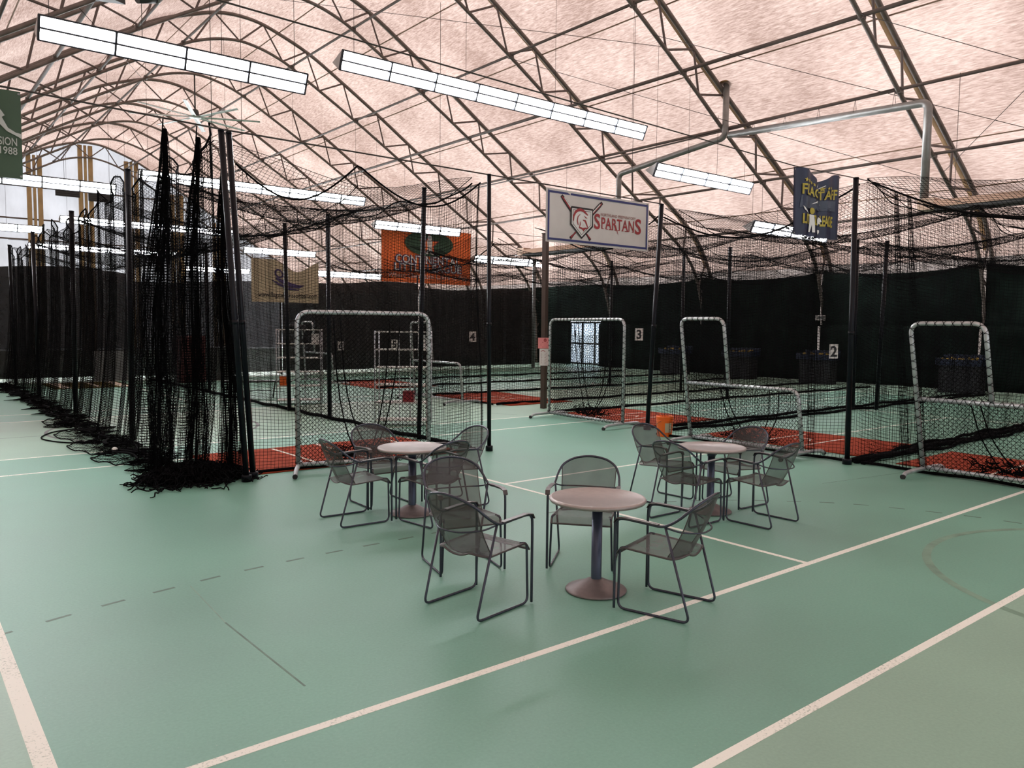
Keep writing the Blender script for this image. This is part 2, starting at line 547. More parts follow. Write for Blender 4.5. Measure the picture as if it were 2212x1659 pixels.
def stroke2d(pts, w):
    """a ribbon of width w (number or list) along a 2D polyline"""
    vs = []; fs = []
    n = len(pts)
    for i in range(n):
        a = pts[max(i - 1, 0)]; b = pts[min(i + 1, n - 1)]
        dx, dy = b[0] - a[0], b[1] - a[1]
        l = math.hypot(dx, dy) or 1
        ww = (w[i] if isinstance(w, (list, tuple)) else w) / 2
        vs.append((pts[i][0] - dy / l * ww, pts[i][1] + dx / l * ww))
        vs.append((pts[i][0] + dy / l * ww, pts[i][1] - dx / l * ww))
    for i in range(n - 1):
        fs.append((2 * i, 2 * i + 1, 2 * i + 3, 2 * i + 2))
    return vs, fs

def print2d(name, shapes, mp, mat, parent, off):
    """flat print on a banner: 2D shapes mapped onto the cloth, `off` in front of it"""
    g = G()
    for vs, fs in shapes:
        g.add([mp(x, y, off) for x, y in vs], fs)
    return g.build(name, mat, parent)

# ================================================================== STRUCTURE
RIDGE = 6.0
LOW = [(0, 13.6), (0.8, 13.5), (1.5, 13.3), (2.1, 13.05), (3, 12.55), (5, 11.4), (7.6, 9.8), (9.85, 8.33), (12, 7.0), (13.8, 5.9), (14.9, 5.15), (15.6, 4.35), (16, 3.4), (16.25, 2.4), (16.35, 0)]
UP = [(0, 14.6), (0.8, 14.53), (1.6, 14.3), (3, 13.75), (4.4, 12.95), (6.4, 11.72), (8.7, 10.22), (11, 8.8), (13.2, 7.45), (14.4, 6.72), (15.6, 5.85), (16.3, 5.0), (16.75, 4.1), (16.95, 3), (17.0, 0)]
def full(a, dz=0.0, dx=0.0):
    L_ = [(-u - dx, z + dz) for u, z in a[::-1]]
    R_ = [(u + dx, z + dz) for u, z in a[1:]]
    return [(RIDGE + u, z) for u, z in L_ + R_]
LOWC = [(p.x, p.z) for p in spline([(x, 0, z) for x, z in full(LOW)], 4)]
UPC = [(p.x, p.z) for p in spline([(x, 0, z) for x, z in full(UP)], 4)]
TRUSS_Y = [6.95 + 5.65 * k for k in range(-3, 9)] + [59.3]
Y_NEAR, Y_FAR = -14.0, 59.7

# floor
g = G(); g.add([(-11.2, Y_NEAR, 0), (23.2, Y_NEAR, 0), (23.2, Y_FAR, 0), (-11.2, Y_FAR, 0), (-11.2, Y_NEAR, -0.2), (23.2, Y_NEAR, -0.2), (23.2, Y_FAR, -0.2), (-11.2, Y_FAR, -0.2)],
              [(0, 1, 2, 3), (7, 6, 5, 4), (0, 4, 5, 1), (1, 5, 6, 2), (2, 6, 7, 3), (3, 7, 4, 0)])
floor = tag(g.build('floor', 'floor'), 'green acrylic tennis court floor with white lines', kind='structure')
g = G(); g.add([(-150, -150, -0.21), (160, -150, -0.21), (160, 200, -0.21), (-150, 200, -0.21)], [(0, 1, 2, 3)])
tag(g.build('ground', 'ground'), 'pale ground outside the hall', kind='structure')

def floor_strip(name, a, b, w, mat, z=0.0015):
    a = Vector((*a, 0)); b = Vector((*b, 0)); t = (b - a).normalized(); n = Vector((-t.y, t.x, 0)) * w / 2
    h = Vector((0, 0, z)); lo = Vector((0, 0, -0.002))
    q = [a - n, b - n, b + n, a + n]
    G().add([p + lo for p in q] + [p + h for p in q], [(4, 5, 6, 7), (0, 1, 5, 4), (1, 2, 6, 5), (2, 3, 7, 6), (3, 0, 4, 7)]).build(name, mat, floor)
W = 0.055
for y0 in (0.0, 15.84, 31.7):
    for yy in (y0 - 1.372, y0, y0 + 8.23, y0 + 9.602):
        floor_strip('court_line', (-5.485, yy), (18.28, yy), W, 'line', 0.0015)
    for xx in (0.0, 12.8):
        floor_strip('court_line', (xx, y0 + W / 2), (xx, y0 + 8.23 - W / 2), W * 0.9, 'line', 0.0012)
    for xx in (-5.485, 18.28):
        floor_strip('court_line', (xx, y0 - 1.372 + W / 2), (xx, y0 + 9.602 - W / 2), 0.085, 'line', 0.0012)
    floor_strip('court_line', (W / 2, y0 + 4.115), (12.8 - W / 2, y0 + 4.115), W * 0.9, 'line', 0.0009)
dash = [(-5.6, 2.22), (-5.2, 2.34), (-4.8, 2.45), (-4.33, 2.54), (-3.94, 2.61), (-3.5, 2.65), (-3.14, 2.67), (-2.54, 2.68), (-0.98, 2.68), (-0.3, 2.6), (0.6, 2.35), (1.4, 1.95), (2.1, 1.35), (2.45, 0.95), (2.66, 0.55), (2.83, 0.16), (2.95, -0.21), (3.03, -0.6), (3.08, -1.0)]
ds = spline([(x, y, 0) for x, y in dash], 10)
acc = 0; seg = []
L_tot = [0]
for i in range(1, len(ds)):
    L_tot.append(L_tot[-1] + (ds[i] - ds[i - 1]).length)
def at_len(s_):
    for i in range(1, len(ds)):
        if L_tot[i] >= s_:
            t = (s_ - L_tot[i - 1]) / max(1e-6, L_tot[i] - L_tot[i - 1])
            return ds[i - 1].lerp(ds[i], t)
    return ds[-1]
s_ = 0.05
while s_ < L_tot[-1] - 0.2:
    a, b = at_len(s_), at_len(s_ + 0.16)
    floor_strip('floor_dash', (a.x, a.y), (b.x, b.y), 0.028, 'darkmark', 0.0007)
    s_ += 0.36
def floor_arc(name, c, rad, a0, a1, w, mat, n=40):
    g = G(); vs = []; fs = []
    for i in range(n + 1):
        a = math.radians(a0 + (a1 - a0) * i / n)
        for q in (-1, 1):
            R_ = rad + q * w / 2
            vs.append((c[0] + R_ * math.cos(a), c[1] + R_ * math.sin(a), 0.0008))
    for i in range(n):
        fs.append((2 * i, 2 * i + 1, 2 * i + 3, 2 * i + 2))
    g.add(vs, fs).build(name, mat, floor)
floor_arc('floor_circle', (-2.0, 12.1), 1.8, 0, 360, 0.06, 'purplemark', 64)
floor_strip('floor_seam', (-5.4, 12.05), (1.0, 12.05), 0.02, 'purplemark', 0.0006)
floor_arc('floor_circle', (1.75, -2.1), 1.75, 0, 360, 0.07, 'ghostmark', 64)
floor_strip('floor_seam', (-4.26, 0.45), (-4.29, 1.62), 0.012, 'darkmark', 0.0006)
floor_strip('floor_seam', (-4.29, 1.62), (-4.25, 2.5), 0.008, 'ghostmark', 0.0006)
floor_strip('floor_seam', (3.3, 1.75), (8.2, 1.0), 0.01, 'darkmark', 0.0006)
floor_strip('floor_seam', (3.6, 12.8), (5.0, 10.0), 0.015, 'darkmark', 0.0006)
for a, b in (((-2.9, 6.75), (-2.8, 6.8)), ((-3.3, 7.6), (-3.2, 7.63)), ((-5.3, 11.2), (-5.25, 11.0))):
    floor_strip('floor_mark', a, b, 0.03, 'line', 0.0006)

# ceiling membrane
prof = full(UP, 0.10, 0.06)
prof = [(p.x, p.z) for p in spline([(x, 0, z) for x, z in prof], 4)]
# fabric covers from springing height on the walls over the ridge
roofp = [q for q in prof if q[1] > 4.2]
ysec = []
for a, b in zip([Y_NEAR] + TRUSS_Y, TRUSS_Y + [Y_FAR]):
    if b - a < 0.5: ysec.append(a); continue
    ysec += [a + (b - a) * t for t in (0, 0.25, 0.5, 0.75)]
ysec.append(Y_FAR)
vs_ = []; fs_ = []
for y in ysec:
    dmin = min(abs(y - t) for t in TRUSS_Y)
    sag = -0.05 * min(1, dmin / 2.8)
    for x, z in roofp: vs_.append((x, y, z + sag))
n = len(roofp)
for i in range(len(ysec) - 1):
    for j in range(n - 1):
        fs_.append((i * n + j, i * n + j + 1, (i + 1) * n + j + 1, (i + 1) * n + j))
ceiling = tag(G().add(vs_, fs_, True).build('ceiling', 'roof'), 'arched tan translucent fabric roof', kind='structure')
for side, sgn in (('wall_right', 1), ('wall_left', -1)):
    lowp = [q for q in prof if q[1] <= 4.6 and (q[0] - RIDGE) * sgn > 0]
    g = G(); vs_ = []
    for x, z in lowp:
        vs_ += [(x, Y_NEAR, z), (x, Y_FAR, z)]
    if side == 'wall_right':
        # leave the opening of the glazed door free
        xw = 23.06
        g.add([(xw, Y_NEAR, 0), (xw, 24.7, 0), (xw, 24.7, 2.3), (xw, Y_NEAR, 2.3)], [(0, 1, 2, 3)])
        g.add([(xw, 27.6, 0), (xw, Y_FAR, 0), (xw, Y_FAR, 2.3), (xw, 27.6, 2.3)], [(0, 1, 2, 3)])
        up_ = sorted([q for q in lowp if q[1] > 2.3], key=lambda q: q[1])
        row = [(xw, 2.3)] + up_
        for a, b in zip(row[:-1], row[1:]):
            g.add([(a[0], Y_NEAR, a[1]), (a[0], Y_FAR, a[1]), (b[0], Y_FAR, b[1]), (b[0], Y_NEAR, b[1])], [(0, 1, 2, 3)], True)
    else:
        g.add(vs_, [(2 * i, 2 * i + 1, 2 * i + 3, 2 * i + 2) for i in range(len(lowp) - 1)], True)
    tag(g.build(side, 'wallfabric'), 'tan fabric side wall of the hall', kind='structure')
# roof seams between the purlins
def up_at(x):
    for (a, za), (b, zb) in zip(roofp[:-1], roofp[1:]):
        if a <= x <= b: return za + (zb - za) * (x - a) / (b - a)
    return 5.0
for u in (1.7, 4.1, 6.7, 8.9, 11.0, 13.1, 14.9):
    for sg in (-1, 1):
        x = RIDGE + sg * u; z = up_at(x)
        sl = (up_at(x + 0.05) - up_at(x - 0.05)) / 0.1
        t = Vector((1, 0, sl)).normalized() * 0.022; nn = Vector((-t.z, 0, t.x)).normalized() * -0.012
        c = Vector((x, 0, z - 0.05))
        vs_ = []
        for y in (Y_NEAR, Y_FAR):
            for q in (c - t, c + t, c + t + nn, c - t + nn):
                vs_.append((q.x, y, q.z))
        G().add(vs_, [(0, 1, 5, 4), (1, 2, 6, 5), (2, 3, 7, 6), (3, 0, 4, 7), (0, 3, 2, 1), (4, 5, 6, 7)]).build('roof_seam', 'seam', ceiling)

# far and near end walls
def end_wall(name, y, label, th):
    outline = [(x, y, z) for x, z in prof]
    k = len(outline)
    g = G()
    vs_ = outline + [(x, y + th, z) for x, _, z in outline]
    fs_ = []
    for i in range(k // 2):
        j = k - 1 - i
        if j - i <= 1: break
        fs_.append((i, i + 1, j - 1, j) if j - 1 != i + 1 else (i, i + 1, j))
    g.add(outline, fs_)
    return tag(g.build(name, 'endfabric'), label, kind='structure')
wf = end_wall('wall_far', Y_FAR, 'white translucent fabric end wall with tan columns', 0.05)
end_wall('wall_near', Y_NEAR, 'white translucent fabric end wall behind the viewer', -0.05)
for xc in (-6.65, -3.55, -0.45, 2.6, 5.75, 8.75, 11.9, 15.0):
    zt = 14.45
    for (x, z) in prof:
        if abs(x - xc) < 0.6: zt = min(zt, z - 0.15)
    for q in (-0.33, 0.0, 0.33):
        g = G(); g.box((xc + q * (1 + 0.0), Y_FAR - 0.14, zt / 2), (0.27 if q else 0.16, 0.2, zt))
        g.build('wall_column', 'tan', wf)
for zz in (9.0, 7.6, 11.2):
    G().box((6, Y_FAR - 0.05, zz), (22 if zz < 10 else 14, 0.08, 0.1)).build('wall_girt', 'purlin', wf)

# trusses ---------------------------------------------------------------
gcyl = G(); gcyl.tube([(0, 0, 0), (0, 0, 1)], 1.0, 6)
CYL = gcyl.mesh('web_strut'); CYL.materials.append(M['web'])
def strut(a, b, r, parent, name='web_strut'):
    a = Vector(a); b = Vector(b); v = b - a
    o = bpy.data.objects.new(name, CYL)
    o.location = a; o.scale = (r, r, v.length)
    o.rotation_mode = 'QUATERNION'
    o.rotation_quaternion = Vector((0, 0, 1)).rotation_difference(v.normalized())
    COL.objects.link(o); o.parent = parent
    return o
def arclen(P):
    L_ = [0.0]
    for a, b in zip(P[:-1], P[1:]): L_.append(L_[-1] + math.hypot(b[0] - a[0], b[1] - a[1]))
    return L_
LA, UA = arclen(LOWC), arclen(UPC)
def along(P, L_, s_):
    s_ = max(0, min(L_[-1], s_))
    for i in range(1, len(P)):
        if L_[i] >= s_:
            t = (s_ - L_[i - 1]) / max(1e-9, L_[i] - L_[i - 1])
            return (P[i - 1][0] + (P[i][0] - P[i - 1][0]) * t, P[i - 1][1] + (P[i][1] - P[i - 1][1]) * t)
    return P[-1]
NW = 24
nodes = []
for i in range(NW + 1):
    nodes.append(('L', along(LOWC, LA, LA[-1] * i / NW)))
    if i < NW: nodes.append(('U', along(UPC, UA, UA[-1] * (i + 0.5) / NW)))
ordinal = ['nearest', 'second', 'third', 'fourth', 'fifth', 'sixth', 'seventh', 'eighth', 'ninth', 'tenth']
glo = G(); glo.tube([(x, 0, z) for x, z in LOWC], 0.062, 8); ME_LO = glo.mesh('lower_chord')
gup = G(); gup.tube([(x, 0, z) for x, z in UPC], 0.075, 8); ME_UP = gup.mesh('upper_chord')
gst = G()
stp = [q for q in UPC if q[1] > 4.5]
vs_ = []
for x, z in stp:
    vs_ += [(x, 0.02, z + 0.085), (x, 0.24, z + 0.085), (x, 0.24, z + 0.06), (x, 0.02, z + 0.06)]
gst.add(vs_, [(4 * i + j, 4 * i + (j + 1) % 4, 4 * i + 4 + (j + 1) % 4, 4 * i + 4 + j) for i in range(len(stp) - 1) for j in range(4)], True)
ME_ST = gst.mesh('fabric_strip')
for k, y in enumerate(TRUSS_Y):
    t = empty('roof_truss', (0, y, 0))
    vis = k - 3
    if vis < 0:
        lab = ['arched steel roof truss farthest behind the viewpoint', 'arched steel roof truss above and behind the viewpoint', 'arched steel roof truss directly overhead at the tables'][k]
    elif vis == 9:
        lab = 'last arched steel roof truss, against the white end wall'
    else:
        lab = ordinal[vis] + ' arched steel roof truss in view, counted from the right edge'
    tag(t, lab, 'truss', 'arched roof trusses')
    link('lower_chord', ME_LO, 'steel', t); link('upper_chord', ME_UP, 'steel', t)
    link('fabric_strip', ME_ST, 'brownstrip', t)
    for (a, pa), (b, pb) in zip(nodes[:-1], nodes[1:]):
        strut((pa[0], 0, pa[1]), (pb[0], 0, pb[1]), 0.036, t)
# purlins
PX = [0.0 + 2.24, 5.3, 7.6, 9.75, 12.0, 14.2]
def low_at(x):
    for (a, za), (b, zb) in zip(LOWC[:-1], LOWC[1:]):
        if a <= x <= b: return za + (zb - za) * (x - a) / max(1e-9, b - a)
    return 5
names = ['first', 'second', 'third', 'fourth', 'fifth', 'sixth']
for i, u in enumerate(PX):
    for sg, sd in ((1, 'right'), (-1, 'left')):
        x = RIDGE + sg * u; z = low_at(x) + 0.075
        t = empty('purlin', (x, 0, z))
        tag(t, f'{names[i]} long steel purlin pipe down the {sd} roof slope from the ridge', 'pipe', 'roof purlins')
        G().tube([(0, Y_NEAR, 0), (0, Y_FAR - 0.1, 0)], 0.045 if i != 2 else 0.06, 8).build('pipe', 'purlin', t)
        for y in TRUSS_Y:
            G().box((0, y, -0.04), (0.14, 0.16, 0.14)).build('clamp', 'purlin', t)
# cross-bracing wire ropes
def cable(name, pts, r, label, mat='wire', cat='cable', group=None):
    return tag(G().tube(pts, r, 5).build(name, mat), label, cat, group)
def lowp(x, y, dz=0.0): return (x, y, low_at(x) + dz)
br = [((12.2, 12.6), (19.6, 1.3), 'thin bracing wire crossing the roof bay above the blue banner'),
      ((13.4, 6.95), (17.6, 1.3), 'thin bracing wire in the roof at the top right corner'),
      ((18.6, 6.95), (14.2, 1.3), 'thin bracing wire crossing another at the right edge of the roof'),
      ((11.3, 18.25), (19.0, 6.95), 'thin bracing wire running behind the large vent pipe'),
      ((4.5, 24.0), (12.6, 12.6), 'thin bracing wire above the long light fixture'),
      ((-2.0, 18.2), (3.6, 35.0), 'thin bracing wire across the left half of the vault')]
for a, b, lab in br:
    cable('bracing_wire', [lowp(*a, -0.05), lowp(*b, -0.05)], 0.009, lab, group='roof bracing wires')

# ================================================================== WALL CURTAINS
def curtain(name, f, ulen, z0, z1, nu, nv, mat, label, cat='curtain', group=None, kind=None):
    vs_ = []; fs_ = []
    for i in range(nu + 1):
        for j in range(nv + 1):
            vs_.append(f(ulen * i / nu, z0 + (z1 - z0) * j / nv))
    for i in range(nu):
        for j in range(nv):
            fs_.append((i * (nv + 1) + j, (i + 1) * (nv + 1) + j, (i + 1) * (nv + 1) + j + 1, i * (nv + 1) + j + 1))
    o = G().add(vs_, fs_, True).build(name, mat)
    md = o.modifiers.new('thickness', 'SOLIDIFY'); md.thickness = 0.004
    return tag(o, label, cat, group, kind)
YC = [-13.0, 1.3, 6.95, 12.6, 18.25, 24.5]
bay = ['out to the right of the view', 'rightmost in view, behind the last practice screen', 'behind the number 2 plate', 'behind the right-hand black pole', 'behind the number 3 plate and bucket']
for i in range(len(YC) - 1):
    a, b = YC[i], YC[i + 1]
    ph = i * 1.7
    def fl(u, z, a=a, ph=ph, b=b):
        return (22.02 + 0.05 * math.sin(u * 4.2 + ph) * (1.2 - z / 3) + 0.03 * math.sin(u * 9.1 + ph), a + 0.03 + u, z)
    def fu(u, z, a=a, ph=ph, b=b):
        w_ = b - a
        edge = min(u, w_ - u)
        top = 0.1 * max(0, 1 - edge / 0.8) * (z > 3.8)
        return (22.16 + 0.04 * math.sin(u * 2.3 + ph) + 0.05 * math.sin(u * 1.3 + z * 1.8 + ph), a + 0.03 + u, z - 0.14 * math.sin(PI * min(1, u / w_)) * max(0, (z - 3.2)) + top)
    curtain('wall_curtain', fl, b - a - 0.06, 0.015, 2.15, 60, 8, 'curtain', f'lower dark green wall curtain, bay {bay[i]}', group='lower green wall curtains')
    curtain('wall_curtain', fu, b - a - 0.06, 2.1, 4.12, 40, 10, 'curtain', f'upper dark green wall curtain, bay {bay[i]}', group='upper green wall curtains')
for (a, b, z0, z1, lab) in ((24.52, 27.7, 2.3, 4.15, 'dark green wall curtain above the glazed door'), (26.98, 34.0, 0.02, 4.15, 'dark green wall curtain beyond the glazed door')):
    curtain('wall_curtain', lambda u, z, a=a: (22.45 + 0.04 * math.sin(u * 4), a + u, z), b - a, z0, z1, 30, 6, 'curtain', lab)
# glazed door at the far corner
dr = tag(empty('door_1', (23.04, 26.15, 0)), 'glazed double door with daylight at the far right corner', kind='structure')
for y in (-1.42, -0.42, 0.5, 1.42):
    G().box((0, y, 1.12), (0.07, 0.09, 2.24)).build('door_frame', 'darkbox', dr)
for z in (0.06, 1.12, 2.22):
    G().box((0, 0, z), (0.065, 2.76, 0.09)).build('door_rail', 'darkbox', dr)
for y0, y1 in ((-1.375, -0.465), (-0.375, 0.455), (0.545, 1.375)):
    for z0, z1 in ((0.105, 1.075), (1.165, 2.175)):
        G().box((0, (y0 + y1) / 2, (z0 + z1) / 2), (0.012, y1 - y0, z1 - z0)).build('glass_pane', 'glass', dr)
# divider screens across the hall at Y = 26
for x0, x1, zt, mat, lab in ((-4.3, 0.9, 3.7, 'divider', 'black mesh divider screen hanging behind the left cage net'),
                             (0.95, 6.3, 3.5, 'dividerlight', 'grey see-through divider screen behind the wire shelving'),
                             (6.35, 12.6, 3.75, 'divider', 'black mesh divider screen below the orange banner'),
                             (12.65, 19.4, 3.7, 'divider', 'black mesh divider screen behind the brown post'),
                             (-10.2, -4.35, 3.6, 'dividerlight', 'grey see-through divider screen at the far left')):
    def fd(u, z, x0=x0, zt=zt):
        return (x0 + u, 26.3 + 0.07 * math.sin(u * 5.1 + x0) + 0.03 * math.sin(u * 11.7), z - 0.1 * math.sin(u * 0.9 + x0) * (z / zt))
    curtain('divider_screen', fd, x1 - x0, 0.12, zt, 70, 8, mat, lab, group='divider screens across the hall')
for x in (-4.32, 0.93, 6.33, 12.63):
    G2 = G(); G2.tube([(x, 26.42, 0), (x, 26.42, 4.2)], 0.04, 8)
    tag(G2.build('divider_post', 'blackpole'), {-4.32: 'slim dark post of the far divider, left of the cage net', 0.93: 'slim dark post of the far divider behind the leaning poles', 6.33: 'slim dark post of the far divider below the beige banner', 12.63: 'slim dark post of the far divider by the number 4 plate'}[x], 'post', 'divider screen posts')
G2 = G(); G2.tube([(18.3, 25.1, 0), (18.3, 25.1, 5.2)], 0.085, 10)
tag(G2.build('steel_post', 'greypost'), 'light grey steel post beside the brown post, far away', 'post')

# ================================================================== TABLES AND CHAIRS
def make_table():
    t = empty('cafe_table')
    G().lathe([(0, 0.672), (0.33, 0.672), (0.35, 0.676), (0.358, 0.688), (0.358, 0.694), (0.352, 0.703), (0.338, 0.707), (0.335, 0.705), (0, 0.705)], n=64).build('tabletop', 'table_top', t)
    G().lathe([(0.039, 0.05), (0.039, 0.672), (0, 0.672)], n=24).build('column', 'table_pole', t)
    G().lathe([(0, 0.0), (0.215, 0.0), (0.226, 0.004), (0.228, 0.012), (0.222, 0.02), (0.13, 0.052), (0.075, 0.082), (0.045, 0.094), (0, 0.094)], n=48).build('base', 'table_base', t)
    g = G(); g.lathe([(0.039, 0.60), (0.044, 0.60), (0.044, 0.655), (0.039, 0.655)], n=24)
    g.box((-0.0, -0.046, 0.63), (0.03, 0.014, 0.04))
    g.box((-0.046, 0.0, 0.63), (0.014, 0.03, 0.04))
    g.build('collar', 'table_pole', t)
    return t
tab0 = make_table()
for i, (x, y, lab) in enumerate(((-1.9, 0.6, 'round taupe metal cafe table nearest the viewer'),
                                 (-1.73, 3.47, 'round taupe metal cafe table in front of the square practice screen'),
                                 (0.87, 1.66, 'round taupe metal cafe table at the right, in front of the bucket'))):
    o = tab0 if i == 0 else copy_tree(tab0)
    o.location = (x, y, 0); o.rotation_euler = (0, 0, 0.5 + i)
    tag(o, lab, 'table', 'round cafe tables')

def make_chair():
    t = empty('mesh_armchair')
    R_ = 0.0088
    # leg frames: front seat upright, floor runner, raked rear leg, one bent tube each side
    for s_ in (-1, 1):
        pts = [(-0.075, s_ * 0.222, 0.437), (-0.022, s_ * 0.238, 0.432), (-0.022, s_ * 0.252, 0.0095), (-0.545, s_ * 0.252, 0.0095), (-0.365, s_ * 0.266, 0.632)]
        G().tube(fillet(pts, 0.055, 6), R_, 8).build('leg_frame', 'chair_tube', t)
    # one long tube: front foot, arm, hoop over the back, arm, front foot
    half = [(0.0, 0.27, 0.0095), (0.0, 0.27, 0.30)]
    arm = [(0.0, 0.27, 0.56), (-0.012, 0.27, 0.622), (-0.06, 0.272, 0.645), (-0.2, 0.275, 0.64), (-0.335, 0.272, 0.632), (-0.40, 0.268, 0.655), (-0.47, 0.258, 0.705), (-0.535, 0.225, 0.768), (-0.58, 0.155, 0.812), (-0.60, 0.075, 0.832)]
    Ls = [Vector(p) for p in half + arm]
    Rs = [Vector((p.x, -p.y, p.z)) for p in reversed(Ls)]
    G().tube(spline(Ls + [Vector((-0.605, 0, 0.838))] + Rs, 5), 0.0098, 8).build('arm_hoop', 'chair_tube', t)
    for s_ in (-1, 1):
        g = G(); ap = [(0.006, s_ * 0.271, 0.618), (-0.012, s_ * 0.272, 0.648), (-0.07, s_ * 0.273, 0.658), (-0.2, s_ * 0.275, 0.653), (-0.32, s_ * 0.273, 0.645)]
        vs_ = []
        for (x, y, z) in ap:
            vs_ += [(x, y - 0.019, z), (x, y + 0.019, z), (x, y + 0.017, z - 0.008), (x, y - 0.017, z - 0.008)]
        fs_ = [(4 * i + j, 4 * i + (j + 1) % 4, 4 * i + 4 + (j + 1) % 4, 4 * i + 4 + j) for i in range(len(ap) - 1) for j in range(4)]
        g.add(vs_, fs_ + [(3, 2, 1, 0), (16, 17, 18, 19)]).build('arm_cap', 'chair_arm', t)
    # seat pan with rolled front
    def seat_pt(u, v):       # u: 0 front .. 1 rear, v: -1..1
        x = 0.004 - 0.485 * u
        z = 0.444 - 0.035 * u - 0.012 * (1 - v * v) * math.sin(PI * min(1, u * 1.1))
        if u < 0.12:
            q = (0.12 - u) / 0.12
            z -= 0.055 * q * q; x -= 0.0
        if u > 0.8:
            z += 0.03 * ((u - 0.8) / 0.2) ** 2 * abs(v) ** 2
        w_ = 0.24 - 0.008 * u
        if u > 0.8: w_ *= math.sqrt(max(0.0, 1 - ((u - 0.8) / 0.235) ** 2))
        return (x, v * w_, z)
    nu, nv = 18, 14
    vs_ = [seat_pt(i / nu, -1 + 2 * j / nv) for i in range(nu + 1) for j in range(nv + 1)]
    fs_ = [(i * (nv + 1) + j, i * (nv + 1) + j + 1, (i + 1) * (nv + 1) + j + 1, (i + 1) * (nv + 1) + j) for i in range(nu) for j in range(nv)]
    G().add(vs_, fs_, True).build('seat', 'mesh', t)
    rim = [seat_pt(i / nu, -1) for i in range(nu + 1)] + [seat_pt(1, -1 + 2 * j / nv) for j in range(1, nv)] + [seat_pt(i / nu, 1) for i in range(nu, -1, -1)] + [seat_pt(0, 1 - 2 * j / nv) for j in range(1, nv)]
    G().tube([(x, y, z - 0.006) for x, y, z in rim], 0.0075, 6, closed=True).build('seat_frame', 'chair_arm', t)
    # back sheet hung inside the hoop
    hoop = spline([Vector(p) for p in arm[4:]] + [Vector((-0.605, 0, 0.838))], 12)
    def hoop_z(y):
        best = 0.838
        for a, b in zip(hoop[:-1], hoop[1:]):
            if min(a.y, b.y) <= y <= max(a.y, b.y) and abs(a.y - b.y) > 1e-6:
                q = (y - a.y) / (b.y - a.y)
                return a.lerp(b, q)
        return hoop[-1]
    nu, nv = 16, 14
    vs_ = []
    for j in range(nv + 1):
        y = -0.232 + 0.464 * j / nv
        top = hoop_z(max(0.0005, abs(y)))
        bx, bz = -0.435 + 0.075 * (abs(y) / 0.232) ** 2, 0.405
        by = y * 0.93
        for i in range(nu + 1):
            q = i / nu
            x = bx + (top.x - bx) * (q ** 1.05) - 0.02 * math.sin(PI * q)
            vs_.append((x, by + (y - by) * q, bz + (top.z - bz) * q))
    fs_ = [(j * (nu + 1) + i, j * (nu + 1) + i + 1, (j + 1) * (nu + 1) + i + 1, (j + 1) * (nu + 1) + i) for j in range(nv) for i in range(nu)]
    G().add(vs_, fs_, True).build('backrest', 'mesh', t)
    for j in (0, nv):
        G().tube([vs_[j * (nu + 1) + i] for i in range(nu + 1)], 0.004, 5).build('back_edge', 'chair_arm', t)
    G().tube([vs_[j * (nu + 1)] for j in range(nv + 1)], 0.004, 5).build('back_edge', 'chair_arm', t)
    # curved brace behind the back at arm height
    G().tube(spline([(-0.366, 0.266, 0.628), (-0.46, 0.22, 0.60), (-0.548, 0.11, 0.585), (-0.565, 0, 0.582), (-0.548, -0.11, 0.585), (-0.46, -0.22, 0.60), (-0.366, -0.266, 0.628)], 5), 0.0065, 6).build('back_brace', 'chair_tube', t)
    return t
ch0 = make_chair()
CH = [(-2.505, 0.95, 10, 'grey mesh armchair left of the nearest table, seen from behind at the front'),
      (-1.815, 0.33, 107, 'grey mesh armchair at the right of the nearest table, feet on the white line'),
      (-2.40, 1.465, -105, 'grey mesh armchair behind the front left chair, facing the viewer'),
      (-1.69, 0.99, -141, 'grey mesh armchair directly behind the nearest table'),
      (-2.06, 3.565, -3, 'grey mesh armchair leftmost of all, by the foot of the square screen'),
      (-1.74, 3.83, -91, 'grey mesh armchair behind the left table, against the square screen'),
      (-1.74, 3.36, 98, 'grey mesh armchair on the near side of the left table'),
      (-1.37, 3.58, 180, 'grey mesh armchair right of the left table, near the slim black pole'),
      (0.92, 2.09, -88, 'grey mesh armchair at the far left of the right table, below the bucket pole'),
      (0.63, 1.58, 0, 'grey mesh armchair on the left side of the right table'),
      (1.17, 1.77, 177, 'grey mesh armchair behind the right table, against the red mat'),
      (0.935, 1.35, 92, 'grey mesh armchair rightmost of all, near side of the right table')]
for i, (x, y, a, lab) in enumerate(CH):
    o = ch0 if i == 0 else copy_tree(ch0)
    o.location = (x, y, 0); o.rotation_euler = (0, 0, math.radians(a))
    tag(o, lab, 'chair', 'mesh armchairs around the cafe tables')

# ================================================================== POLES
def pole(name, base, top, r, label, mat='blackpole', foot=True, group='black cage poles', sleeve=0.46):
    base = Vector(base); top = Vector(top)
    t = empty(name, base); v = top - base
    G().tube([(0, 0, 0), v], r, 14).build('shaft', mat, t)
    if foot:
        G().lathe([(0, 0), (r * 1.75, 0), (r * 1.75, 0.075), (r * 1.6, 0.085), (r * 1.02, 0.085)], n=18).build('foot_collar', mat, t)
        a = v * sleeve; b = v * (sleeve + 0.012)
        G().tube([a, b], r * 1.13, 14).build('sleeve', mat, t)
    G().tube([v, v + Vector((0, 0, 0.02))], r * 1.06, 14).build('cap', mat, t)
    return tag(t, label, 'pole', group)
pole('cage_pole', (-2.5, 6.12, 0), (-2.73, 6.16, 4.24), 0.036, 'nearer of two leaning black poles beside the bunched net')
pole('cage_pole', (-2.36, 6.27, 0), (-2.62, 6.22, 4.24), 0.036, 'farther of two leaning black poles beside the bunched net')
pole('cage_pole', (1.42, 6.30, 0), (1.40, 6.33, 4.27), 0.033, 'slim black pole standing alone between the two tables')
pole('cage_pole', (5.48, 6.61, 0), (5.62, 6.5, 4.28), 0.042, 'black pole holding the right end of the white banner')
